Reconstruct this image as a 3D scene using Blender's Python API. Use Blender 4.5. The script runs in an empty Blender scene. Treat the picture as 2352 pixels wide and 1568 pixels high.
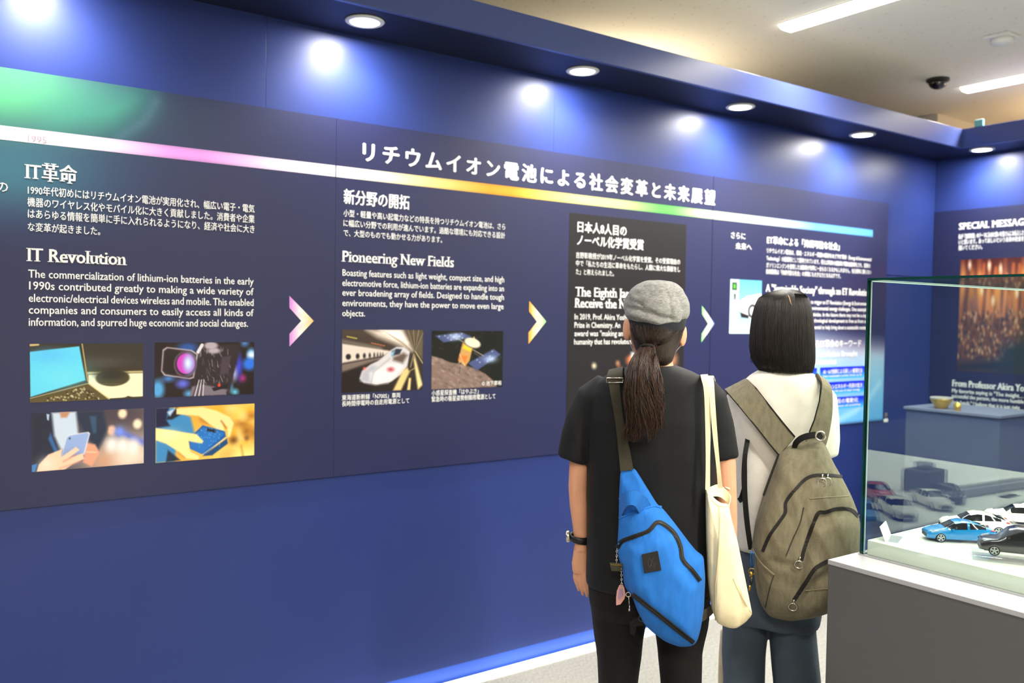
import bpy, bmesh, math, random
import numpy as np
from mathutils import Vector, Matrix, noise
random.seed(7)
SC = bpy.context.scene
COL = SC.collection
# ---------------------------------------------------------------- camera
FPX = 1995.94
YAW, PITCH, ROLL = 0.617422, -0.0306903, 0.0153710
CAM = np.array([0.0, -3.0, 1.506])
def _rot():
    cy, sy, cp, sp = math.cos(YAW), math.sin(YAW), math.cos(PITCH), math.sin(PITCH)
    f = np.array([sy*cp, cy*cp, sp]); r = np.array([cy, -sy, 0.0]); u = np.cross(r, f)
    cr, sr = math.cos(ROLL), math.sin(ROLL)
    return np.array([cr*r+sr*u, -sr*r+cr*u, f])
RM = _rot()
def ray(u, v): return RM.T @ np.array([(u-1176)/FPX, -(v-784)/FPX, 1.0])
def onX(u, v, X): d = ray(u, v); return CAM + d*(X-CAM[0])/d[0]
def onY(u, v, Y): d = ray(u, v); return CAM + d*(Y-CAM[1])/d[1]
def onZ(u, v, Z): d = ray(u, v); return CAM + d*(Z-CAM[2])/d[2]
def onD(u, v, D): return CAM + ray(u, v)*D
cd = bpy.data.cameras.new('camera'); cam = bpy.data.objects.new('camera', cd); COL.objects.link(cam)
cd.sensor_width = 36.0; cd.sensor_fit = 'HORIZONTAL'; cd.lens = FPX/2352*36.0
cd.clip_start = 0.05
M = Matrix(((RM[0][0], RM[1][0], -RM[2][0], CAM[0]), (RM[0][1], RM[1][1], -RM[2][1], CAM[1]),
            (RM[0][2], RM[1][2], -RM[2][2], CAM[2]), (0, 0, 0, 1)))
cam.matrix_world = M
cd.dof.use_dof = True; cd.dof.focus_distance = 2.30; cd.dof.aperture_fstop = 2.9
SC.camera = cam
# ---------------------------------------------------------------- world, exposure, lamps
world = bpy.data.worlds.new('world'); SC.world = world; world.use_nodes = True
bg = world.node_tree.nodes['Background']; bg.inputs[0].default_value = (0.9, 0.93, 1.0, 1); bg.inputs[1].default_value = 0.12
SC.view_settings.view_transform = 'Standard'; SC.view_settings.look = 'None'
SC.view_settings.gamma = 1.0; SC.view_settings.exposure = 0.0; SC.view_settings.use_curve_mapping = False
XR = 5.438          # right wall plane
SOF = 2.532         # soffit underside
FTOP = 2.640        # top of fascia
FW = 0.30           # fascia distance from wall
XF = XR-0.285       # right fascia plane
CEIL = 2.92
DOWN = [(-0.63, -0.17), (0.36, -0.17), (1.353, -0.17), (2.350, -0.17), (3.345, -0.17), (4.36, -0.17)]
DOWN_R = [(XR-0.17, -0.37), (XR-0.17, -1.37), (XR-0.17, -2.37), (XR-0.17, -3.37)]
def area_lamp(name, loc, rot, sx, sy, power, col=(1, 1, 1), shape='RECTANGLE', spread=math.pi):
    l = bpy.data.lights.new(name, 'AREA'); l.shape = shape; l.size = sx
    if shape in ('RECTANGLE', 'ELLIPSE'): l.size_y = sy
    l.energy = power; l.color = col; l.spread = spread
    o = bpy.data.objects.new(name, l); o.location = loc; o.rotation_euler = rot; COL.objects.link(o); return o
def spot_lamp(name, loc, power, size, blend, col=(1, 1, 1), rad=0.04, rot=(0, 0, 0)):
    l = bpy.data.lights.new(name, 'SPOT'); l.energy = power; l.spot_size = size; l.spot_blend = blend
    l.color = col; l.shadow_soft_size = rad
    o = bpy.data.objects.new(name, l); o.location = loc; o.rotation_euler = rot; COL.objects.link(o); return o
LP = 30.0; LW = 172.0
for (x, y) in DOWN+DOWN_R:
    area_lamp('downlight_lamp', (x, y, SOF-0.012), (0, 0, 0), 0.09, 0.09, LP*0.26, (1.0, 0.98, 0.96), 'DISK')
    spot_lamp('downlight_beam', (x, y, SOF-0.014), LP, math.radians(146), 0.75, (1.0, 0.98, 0.95), 0.035)
# ceiling line luminaires run along Y; (x centre, near end y, far end y)
LINES = [(3.52, -0.29, -4.5), (5.30, -0.24, -4.5), (1.6, -2.2, -6.0), (-0.4, -2.6, -6.0)]  # last two unseen, added to brighten the case and the visitors
for (x, y0, y1) in LINES:
    area_lamp('line_lamp', (x, (y0+y1)/2, CEIL-0.03), (0, 0, 0), 0.1, abs(y1-y0), LW*abs(y1-y0)/4.0, (1.0, 0.94, 0.84), spread=math.radians(155))
# unseen warm area lamps added behind the partitions to lift and tint the ceiling
for (x, y, e) in ((3.3, 0.7, 16.0), (6.3, -0.9, 18.0), (0.9, 0.8, 8.0)):
    area_lamp('added_warm_uplight', (x, y, 2.35), (math.pi, 0, 0), 0.5, 0.5, e, (1.0, 0.84, 0.60) if x < 5 else (1.0, 0.70, 0.40))
# ---------------------------------------------------------------- helpers
def lin(c):
    c = np.asarray(c, dtype=float)
    if c.max() > 1.5: c = c/255.0
    return np.where(c <= 0.04045, c/12.92, ((c+0.055)/1.055)**2.4)
def l4(c): a = lin(c); return (float(a[0]), float(a[1]), float(a[2]), 1.0)
def mat(name, col, rough=0.5, metal=0.0, bump=0.0, bscale=200.0, var=0.0, vscale=8.0, spec=0.5, stretch=(1, 1, 1), sheen=0.0, coat=0.0, emit=0.0, alpha=1.0, trans=0.0, ior=1.45):
    m = bpy.data.materials.new(name); m.use_nodes = True; nt = m.node_tree; N = nt.nodes; L = nt.links
    b = N['Principled BSDF']
    b.inputs['Base Color'].default_value = l4(col); b.inputs['Roughness'].default_value = rough
    b.inputs['Metallic'].default_value = metal; b.inputs['Specular IOR Level'].default_value = spec
    b.inputs['Coat Weight'].default_value = coat; b.inputs['Sheen Weight'].default_value = sheen
    b.inputs['Alpha'].default_value = alpha; b.inputs['Transmission Weight'].default_value = trans; b.inputs['IOR'].default_value = ior
    if emit > 0:
        b.inputs['Emission Color'].default_value = l4(col); b.inputs['Emission Strength'].default_value = emit
    if bump or var:
        tc = N.new('ShaderNodeTexCoord'); mp = N.new('ShaderNodeMapping'); mp.inputs['Scale'].default_value = stretch
        L.new(tc.outputs['Object'], mp.inputs['Vector'])
        if bump:
            n = N.new('ShaderNodeTexNoise'); n.inputs['Scale'].default_value = bscale; n.inputs['Detail'].default_value = 3
            L.new(mp.outputs[0], n.inputs['Vector'])
            bp = N.new('ShaderNodeBump'); bp.inputs['Strength'].default_value = bump; bp.inputs['Distance'].default_value = 0.002
            L.new(n.outputs['Fac'], bp.inputs['Height']); L.new(bp.outputs[0], b.inputs['Normal'])
        if var:
            n2 = N.new('ShaderNodeTexNoise'); n2.inputs['Scale'].default_value = vscale; n2.inputs['Detail'].default_value = 5
            L.new(mp.outputs[0], n2.inputs['Vector'])
            rp = N.new('ShaderNodeValToRGB'); c = np.array(l4(col)[:3])
            rp.color_ramp.elements[0].position = 0.3; rp.color_ramp.elements[1].position = 0.7
            rp.color_ramp.elements[0].color = (*[float(max(0, k*(1-var))) for k in c], 1)
            rp.color_ramp.elements[1].color = (*[float(min(1, k*(1+var))) for k in c], 1)
            L.new(n2.outputs['Fac'], rp.inputs[0]); L.new(rp.outputs[0], b.inputs['Base Color'])
    return m
def link(name, me, m=None, parent=None, smooth=False, label=None):
    o = bpy.data.objects.new(name, me); COL.objects.link(o)
    if m is not None:
        for k in (m if isinstance(m, (list, tuple)) else [m]): me.materials.append(k)
    if parent is not None:
        o.parent = parent; o.matrix_parent_inverse = Matrix.Translation(-Vector(parent.location))
    if smooth:
        me.polygons.foreach_set('use_smooth', [True]*len(me.polygons))
    if label: o['label'] = label
    return o
def meshobj(name, V, F, m=None, parent=None, smooth=False, label=None):
    me = bpy.data.meshes.new(name); me.from_pydata([tuple(map(float, v)) for v in V], [], [tuple(f) for f in F]); me.update()
    return link(name, me, m, parent, smooth, label)
def thing(name, label, cat, loc=(0, 0, 0), group=None):
    o = bpy.data.objects.new(name, None); o.empty_display_size = 0.05; o.location = loc; COL.objects.link(o)
    o['label'] = label; o['category'] = cat
    if group: o['group'] = group
    return o
def tag(o, label, cat, group=None):
    o['label'] = label; o['category'] = cat
    if group: o['group'] = group
    return o
def struct(o): o['kind'] = 'structure'; return o
class MB:
    def __init__(s): s.V = []; s.F = []; s.I = []
    def add(s, V, F, mi=0):
        k = len(s.V); s.V += [tuple(v) for v in V]; s.F += [tuple(i+k for i in f) for f in F]; s.I += [mi]*len(F)
    def box(s, a, b, mi=0):
        x0, y0, z0 = a; x1, y1, z1 = b
        V = [(x, y, z) for z in (z0, z1) for y in (y0, y1) for x in (x0, x1)]
        s.add(V, [(0, 2, 3, 1), (4, 5, 7, 6), (0, 1, 5, 4), (2, 6, 7, 3), (0, 4, 6, 2), (1, 3, 7, 5)], mi)
    def prism(s, pts, d, mi=0):
        # pts: list of 3d points (planar, ccw seen from +d side), extruded by vector d
        n = len(pts); P = [Vector(p) for p in pts]; d = Vector(d); V = P+[p+d for p in P]
        F = [tuple(range(n))[::-1], tuple(range(n, 2*n))]+[(i, (i+1) % n, n+(i+1) % n, n+i) for i in range(n)]
        s.add([tuple(v) for v in V], F, mi)
    def tube(s, pts, r, n=8, mi=0, cap=True, flat=1.0, up=None):
        P = [Vector(p) for p in pts]; m = len(P); rr = r if isinstance(r, (list, tuple)) else [r]*m
        V = []; F = []; prev = None
        for i, p in enumerate(P):
            t = (P[min(i+1, m-1)]-P[max(i-1, 0)]).normalized()
            if prev is None:
                a = Vector(up) if up is not None else (Vector((0, 0, 1)) if abs(t.z) < 0.9 else Vector((1, 0, 0)))
                a = (a-t*a.dot(t)).normalized()
            else:
                a = (prev-t*prev.dot(t)).normalized()
            prev = a; b = t.cross(a)
            for k in range(n):
                an = 2*math.pi*k/n; V.append(p+a*math.cos(an)*rr[i]*flat+b*math.sin(an)*rr[i])
        for i in range(m-1):
            for k in range(n): F.append((i*n+k, i*n+(k+1) % n, (i+1)*n+(k+1) % n, (i+1)*n+k))
        if cap: F.append(tuple(range(n))[::-1]); F.append(tuple((m-1)*n+k for k in range(n)))
        s.add([tuple(v) for v in V], F, mi)
    def lathe(s, prof, c, n=24, mi=0, axis='z'):
        V = []; F = []
        for (r, h) in prof:
            for k in range(n):
                a = 2*math.pi*k/n; q = (r*math.cos(a), r*math.sin(a), h)
                if axis == 'y': q = (q[0], q[2], q[1])
                if axis == 'x': q = (q[2], q[0], q[1])
                V.append((c[0]+q[0], c[1]+q[1], c[2]+q[2]))
        for i in range(len(prof)-1):
            for k in range(n): F.append((i*n+k, i*n+(k+1) % n, (i+1)*n+(k+1) % n, (i+1)*n+k))
        F.append(tuple(range(n))[::-1]); F.append(tuple((len(prof)-1)*n+k for k in range(n)))
        s.add(V, F, mi)
    def ring(s, c, n, R, r, seg=20, k=6, mi=0):
        n = Vector(n).normalized(); a = n.orthogonal().normalized(); b = n.cross(a); c = Vector(c)
        V = []; F = []
        for i in range(seg):
            t = 2*math.pi*i/seg; d = a*math.cos(t)+b*math.sin(t)
            for j in range(k):
                q = 2*math.pi*j/k; V.append(tuple(c+d*(R+r*math.cos(q))+n*r*math.sin(q)))
        for i in range(seg):
            for j in range(k):
                F.append((i*k+j, ((i+1) % seg)*k+j, ((i+1) % seg)*k+(j+1) % k, i*k+(j+1) % k))
        s.add(V, F, mi)
    def build(s, name, m, parent=None, smooth=False, label=None, bevel=0.0, fix=True):
        me = bpy.data.meshes.new(name); me.from_pydata([tuple(map(float, v)) for v in s.V], [], s.F)
        me.polygons.foreach_set('material_index', s.I)
        if fix or bevel:
            bm = bmesh.new(); bm.from_mesh(me)
            if bevel: bmesh.ops.bevel(bm, geom=[e for e in bm.edges if len(e.link_faces) == 2 and e.calc_face_angle(0) > 0.5], offset=bevel, segments=2, affect='EDGES', profile=0.5)
            bmesh.ops.recalc_face_normals(bm, faces=bm.faces); bm.to_mesh(me); bm.free()
        me.update()
        return link(name, me, m, parent, smooth, label)
def bx(name, a, b, m, parent=None, bevel=0.0, label=None):
    q = MB(); q.box(a, b); return q.build(name, m, parent, bevel=bevel, label=label)
# ---------------------------------------------------------------- materials of the room
M_wall = mat('blue_laminate', (36, 52, 112), 0.40, spec=0.5, bump=0.05, bscale=900)
M_fascia = mat('blue_fascia', (70, 84, 146), 0.32, spec=0.5)
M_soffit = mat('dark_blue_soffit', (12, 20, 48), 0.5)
M_base = mat('blue_baseboard', (52, 92, 196), 0.35)  # brighter blue: glow from the foot of the wall put into the colour
M_white_wall = mat('white_paint', (214, 208, 192), 0.9)
M_gap = mat('joint_gap', (14, 18, 40), 0.8)
def carpet():
    m = mat('grey_carpet', (150, 148, 142), 0.95, bump=0.9, bscale=260, spec=0.1)
    nt = m.node_tree; N = nt.nodes; L = nt.links; b = N['Principled BSDF']
    tc = N.new('ShaderNodeTexCoord'); mp = N.new('ShaderNodeMapping'); mp.inputs['Scale'].default_value = (9, 2.2, 1)
    n1 = N.new('ShaderNodeTexNoise'); n1.inputs['Scale'].default_value = 30; n1.inputs['Detail'].default_value = 6; n1.inputs['Roughness'].default_value = 0.75
    n2 = N.new('ShaderNodeTexNoise'); n2.inputs['Scale'].default_value = 420; n2.inputs['Detail'].default_value = 2
    mx = N.new('ShaderNodeMath'); mx.operation = 'MULTIPLY_ADD'; mx.inputs[1].default_value = 0.5
    rp = N.new('ShaderNodeValToRGB'); rp.color_ramp.elements[0].position = 0.5; rp.color_ramp.elements[1].position = 0.95
    rp.color_ramp.elements[0].color = l4((92, 91, 88)); rp.color_ramp.elements[1].color = l4((170, 168, 160))
    L.new(tc.outputs['Object'], mp.inputs[0]); L.new(mp.outputs[0], n1.inputs['Vector']); L.new(tc.outputs['Object'], n2.inputs['Vector'])
    L.new(n2.outputs['Fac'], mx.inputs[0]); L.new(n1.outputs['Fac'], mx.inputs[2]); L.new(mx.outputs[0], rp.inputs[0]); L.new(rp.outputs[0], b.inputs['Base Color'])
    return m
M_carpet = carpet()
def ceilmat():
    m = mat('rock_wool_ceiling', (222, 218, 206), 0.95, spec=0.15)
    nt = m.node_tree; N = nt.nodes; L = nt.links; b = N['Principled BSDF']
    tc = N.new('ShaderNodeTexCoord'); mp = N.new('ShaderNodeMapping'); mp.inputs['Scale'].default_value = (1, 0.35, 1)
    v = N.new('ShaderNodeTexVoronoi'); v.inputs['Scale'].default_value = 42; v.inputs['Randomness'].default_value = 1
    n = N.new('ShaderNodeTexNoise'); n.inputs['Scale'].default_value = 60; n.inputs['Detail'].default_value = 4
    L.new(tc.outputs['Object'], mp.inputs[0]); L.new(mp.outputs[0], v.inputs['Vector']); L.new(mp.outputs[0], n.inputs['Vector'])
    rp = N.new('ShaderNodeValToRGB'); rp.color_ramp.elements[0].position = 0.05; rp.color_ramp.elements[1].position = 0.16
    rp.color_ramp.elements[0].color = l4((176, 171, 158)); rp.color_ramp.elements[1].color = l4((226, 222, 210))
    L.new(v.outputs['Distance'], rp.inputs[0]); L.new(rp.outputs[0], b.inputs['Base Color'])
    bp = N.new('ShaderNodeBump'); bp.inputs['Strength'].default_value = 0.35; bp.inputs['Distance'].default_value = 0.004
    L.new(n.outputs['Fac'], bp.inputs['Height']); L.new(bp.outputs[0], b.inputs['Normal'])
    return m
M_ceil = ceilmat()
# ---------------------------------------------------------------- the shell
XL, YB = -4.0, -7.0      # left end and back of the room behind the camera
struct(bx('floor', (XL, YB, -0.1), (9.0, 3.0, 0.0), M_carpet))
struct(bx('ceiling', (XL, YB, CEIL), (9.0, 3.0, CEIL+0.1), M_ceil))
# long wall: lower body ends 66 mm above the floor over a set-back kick board; built from abutting laminate boards
wl = struct(bx('wall_left', (XL, 0.02, 0.066), (XR, 0.12, SOF+0.05), M_gap))
for x0, x1 in ((XL, 1.06), (1.06, 2.335), (2.335, XR)):
    bx('wall_board', (x0+0.0004, 0.0, 1.784), (x1-0.0004, 0.02, SOF), M_wall, wl, bevel=0.0006)
for x0, x1 in ((XL, 1.83), (1.83, 5.03), (5.03, XR)):
    bx('wall_board', (x0+0.0001, 0.0, 0.066), (x1-0.0001, 0.02, 1.779), M_wall, wl)
struct(bx('baseboard_left', (XL, 0.002, 0.0), (XR, 0.05, 0.072), M_base))
wr = struct(bx('wall_right', (XR+0.02, -5.5, 0.066), (XR+0.12, 0.12, SOF+0.05), M_gap))
for y0, y1 in ((-0.02, -1.80), (-1.80, -3.6), (-3.6, -5.5)):
    bx('wall_board', (XR, y1+0.001, 0.066), (XR+0.02, y0-0.001 if y0 < -0.1 else 0.0, SOF), M_wall, wr, bevel=0.001)
struct(bx('baseboard_right', (XR+0.012, -5.5, 0.0), (XR+0.05, 0.0, 0.072), M_base))
# soffit and fascia of the booth wall
t = struct(bx('trim_1', (XL, -FW, SOF), (XF, 0.12, SOF+0.018), M_soffit))
q = MB(); q.box((XL, -FW-0.018, SOF-0.004), (XF, -FW, FTOP)); struct(q.build('trim_2', M_fascia, bevel=0.0015))
t = struct(bx('trim_3', (XF, -5.5, SOF), (XR+0.12, 0.12, SOF+0.018), M_soffit))
q = MB(); q.box((XF-0.018, -5.5, SOF-0.004), (XF, -FW, FTOP)); struct(q.build('trim_4', M_fascia, bevel=0.0015))
# room behind the partitions and behind the camera
struct(bx('wall_far', (XL, 2.9, 0), (9.0, 3.0, CEIL), M_white_wall))
struct(bx('wall_back', (XL, YB, 0), (9.0, YB+0.1, CEIL), M_white_wall))
struct(bx('wall_side', (XL-0.1, YB, 0), (XL, 3.0, CEIL), M_white_wall))
struct(bx('wall_end', (8.9, YB, 0), (9.0, 3.0, CEIL), M_white_wall))
struct(bx('trim_5', (5.8, 0.2, 2.58), (9.0, 2.9, CEIL), M_white_wall))
# glowing strip on the carpet stands for light spilling from under the wall
M_floorglow = mat('floor_glow', (235, 244, 255), 0.5, emit=1.25)
M_lamp = mat('lamp_glow', (255, 252, 246), 0.5, emit=10.0)
M_tube = mat('line_lamp_glow', (255, 252, 240), 0.5, emit=6.0)
M_whitemetal = mat('white_enamel', (225, 225, 222), 0.4)
led = thing('floor_glow_strip', 'white glowing strip on the carpet standing for light spilling from under the blue wall', 'light', (2.0, -0.04, 0))
q = MB(); q.box((XL, -0.078, 0.0), (XR-0.02, -0.010, 0.004)); q.build('channel', M_whitemetal, led)
q = MB(); q.box((XL, -0.076, 0.004), (XR-0.02, -0.012, 0.009)); q.build('diffuser', M_floorglow, led)
# downlights
def downlight(x, y, label, vis):
    t = thing('downlight', label, 'light', (x, y, SOF), 'downlights in the soffit' )
    q = MB(); q.lathe([(0.052, 0.0), (0.068, 0.0), (0.070, -0.003), (0.066, -0.007), (0.054, -0.008), (0.052, -0.004)], (x, y, SOF), 32)
    q.build('trim_ring', M_whitemetal, t, True)
    q = MB(); q.lathe([(0.0, -0.009), (0.03, -0.0088), (0.05, -0.007), (0.053, -0.004), (0.053, -0.001)], (x, y, SOF), 32)
    q.build('lens', M_lamp, t, True)
names = ['round glowing downlight in the blue soffit, beyond the left edge', 'round glowing downlight in the soffit above the green corner of the sign',
         'largest round downlight in the blue soffit, near the top edge', 'round downlight in the soffit above the middle of the big title',
         'round downlight in the soffit above the capped visitor', 'round downlight nearest the corner on the long wall soffit']
for (x, y), n in list(zip(DOWN, names))[1:]: downlight(x, y, n, True)
downlight(DOWN_R[0][0], DOWN_R[0][1], 'round downlight in the short right hand soffit past the corner', True)
downlight(DOWN_R[1][0], DOWN_R[1][1], 'round downlight in the right soffit, second from the corner', True)
# ceiling line luminaires
def lineluminaire(x, y0, y1, label):
    t = thing('line_luminaire', label, 'light', (x, (y0+y1)/2, CEIL), 'line luminaires on the ceiling')
    q = MB(); q.box((x-0.062, y1, CEIL-0.004), (x+0.062, y0, CEIL)); q.build('base_plate', M_whitemetal, t)
    q = MB(); ys = [y0, y0-0.02, y1+0.02, y1]
    w = 0.058
    q.prism([(x-w, y0-0.002, CEIL-0.004), (x-w, y0-0.002, CEIL-0.012), (x-w*0.6, y0-0.002, CEIL-0.024), (x+w*0.6, y0-0.002, CEIL-0.024), (x+w, y0-0.002, CEIL-0.012), (x+w, y0-0.002, CEIL-0.004)], (0, y1-y0+0.004, 0))
    q.build('diffuser', M_tube, t)
lineluminaire(*LINES[0], 'long white line lamp on the ceiling, the nearer one at the top edge')
lineluminaire(*LINES[1], 'long white line lamp on the ceiling, the one by the right edge')
# ---------------------------------------------------------------- lettering
_gc = {}
def raw_text(body, spc=1.0, word=1.0):
    k = (body, spc, word)
    if k in _gc: return _gc[k]
    c = bpy.data.curves.new('lettering', 'FONT'); c.body = body; c.size = 1.0; c.resolution_u = 2
    c.space_character = spc; c.space_word = word
    o = bpy.data.objects.new('lettering', c); COL.objects.link(o)
    bpy.context.view_layer.update()
    me = bpy.data.meshes.new_from_object(o.evaluated_get(bpy.context.evaluated_depsgraph_get()))
    n = len(me.vertices); co = np.zeros(n*3); me.vertices.foreach_get('co', co); co = co.reshape(-1, 3)[:, :2]
    F = [tuple(p.vertices) for p in me.polygons]
    E = {}
    for f in F:
        for i in range(len(f)):
            e = (min(f[i], f[(i+1) % len(f)]), max(f[i], f[(i+1) % len(f)])); E[e] = E.get(e, 0)+1
    be = [e for e, q in E.items() if q == 1]
    bpy.data.meshes.remove(me); bpy.data.objects.remove(o); bpy.data.curves.remove(c)
    _gc[k] = (co, F, be); return _gc[k]
CAPH = None
def capheight():
    global CAPH
    if CAPH is None: CAPH = raw_text('H')[0][:, 1].max()
    return CAPH
def line2d(body, width, h, bold=0.0, serif=False, fit='scale', prefix=None, cjk=False, xs=None):
    """lettering in the plane: origin at the left baseline; h = cap (or CJK body) height in metres"""
    ref = 0.86 if cjk else capheight()
    s = h/ref
    spc = word = 1.0
    if xs is None:
        pw = prefix if prefix else body
        co, F, be = raw_text(pw); w1 = (co[:, 0].max()-co[:, 0].min())*s
        if fit == 'track':
            co2, _, _ = raw_text(pw, 1.5); w2 = (co2[:, 0].max()-co2[:, 0].min())*s
            spc = 1.0+0.5*(width-w1)/(w2-w1); xs = 1.0
        elif fit == 'word' and ' ' in pw:
            k = min(1.12, max(0.80, width/w1)) if width < w1*1.12 else 1.08
            co2, _, _ = raw_text(pw, 1.0, 2.0); w2 = (co2[:, 0].max()-co2[:, 0].min())*s
            word = max(0.6, 1.0+(width/k-w1)/(w2-w1)); xs = k
            co3, _, _ = raw_text(pw, 1.0, word); xs = width/((co3[:, 0].max()-co3[:, 0].min())*s)
        else: xs = width/w1
    co, F, be = raw_text(body, spc, word)
    x0 = co[:, 0].min()
    P = np.stack([(co[:, 0]-x0)*s*xs, (co[:, 1]+(0.07 if cjk else 0))*s], 1)
    V = [P]; FF = list(F); n = len(P)
    if bold:
        d = bold*s
        for (dx, dy) in ((d, 0), (-d, 0))+(((0, d*0.6), (0, -d*0.6)) if not serif else ((0.5*d, 0), (-0.5*d, 0))):
            k = sum(len(v) for v in V); V.append(P+np.array([dx, dy])); FF += [tuple(i+k for i in f) for f in F]
    if serif:
        sv = []; sf = []
        for a, b in be:
            (ax, ay), (bx_, by) = P[a], P[b]; L = abs(ax-bx_)
            if abs(ay-by) < 0.02*s and 0.055*s < L < 0.14*s and not (cjk and False):
                c = (ax+bx_)/2; hw = L/2+0.085*s*min(1, xs)+bold*s; y = (ay+by)/2; t = 0.035*s
                # inward direction: toward the stem body
                up = 1 if y < 0.35*s else -1
                k = len(sv); sv += [(c-hw, y), (c+hw, y), (c+hw, y+up*t), (c-hw, y+up*t)]; sf.append((k, k+1, k+2, k+3))
        if sv:
            k = sum(len(v) for v in V); V.append(np.array(sv)); FF += [tuple(i+k for i in f) for f in sf]
    return np.concatenate(V), FF, [len(v) for v in V]
class Letters:
    def __init__(s): s.V = []; s.F = []; s.n = 0
    def put(s, P3, F, layers=(0,), ax=1):
        P3 = np.array(P3); a = 0
        for i, n in enumerate(layers):
            P3[a:a+n, ax] -= 0.00012*i; a += n
        s.V += [tuple(p) for p in P3]; s.F += [tuple(i+s.n for i in f) for f in F]; s.n += len(P3)
    def build(s, name, m, parent, label=None):
        return meshobj(name, s.V, s.F, m, parent, label=label)
WALL = ('Y', 0.0)
def pt(plane, u, v):
    return onY(u, v, plane[1]) if plane[0] == 'Y' else onX(u, v, plane[1])
def wline(LT, body, L, R, hpx, plane, off=0.0012, **kw):
    """one line of print on a wall plane between two marks given at its baseline ends"""
    a, b = pt(plane, *L), pt(plane, *R)
    z = (a[2]+b[2])/2
    um, vm = (L[0]+R[0])/2, (L[1]+R[1])/2
    h = pt(plane, um, vm-hpx)[2]-pt(plane, um, vm)[2]
    if plane[0] == 'Y':
        w = b[0]-a[0]; P, F, ly = line2d(body, w, h, **kw)
        LT.put(np.stack([a[0]+P[:, 0], np.full(len(P), plane[1]-off), z+P[:, 1]], 1), F, ly, 1)
    else:
        w = abs(b[1]-a[1]); P, F, ly = line2d(body, w, h, **kw)
        LT.put(np.stack([np.full(len(P), plane[1]-off), a[1]-P[:, 0], z+P[:, 1]], 1), F, ly, 0)
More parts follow.
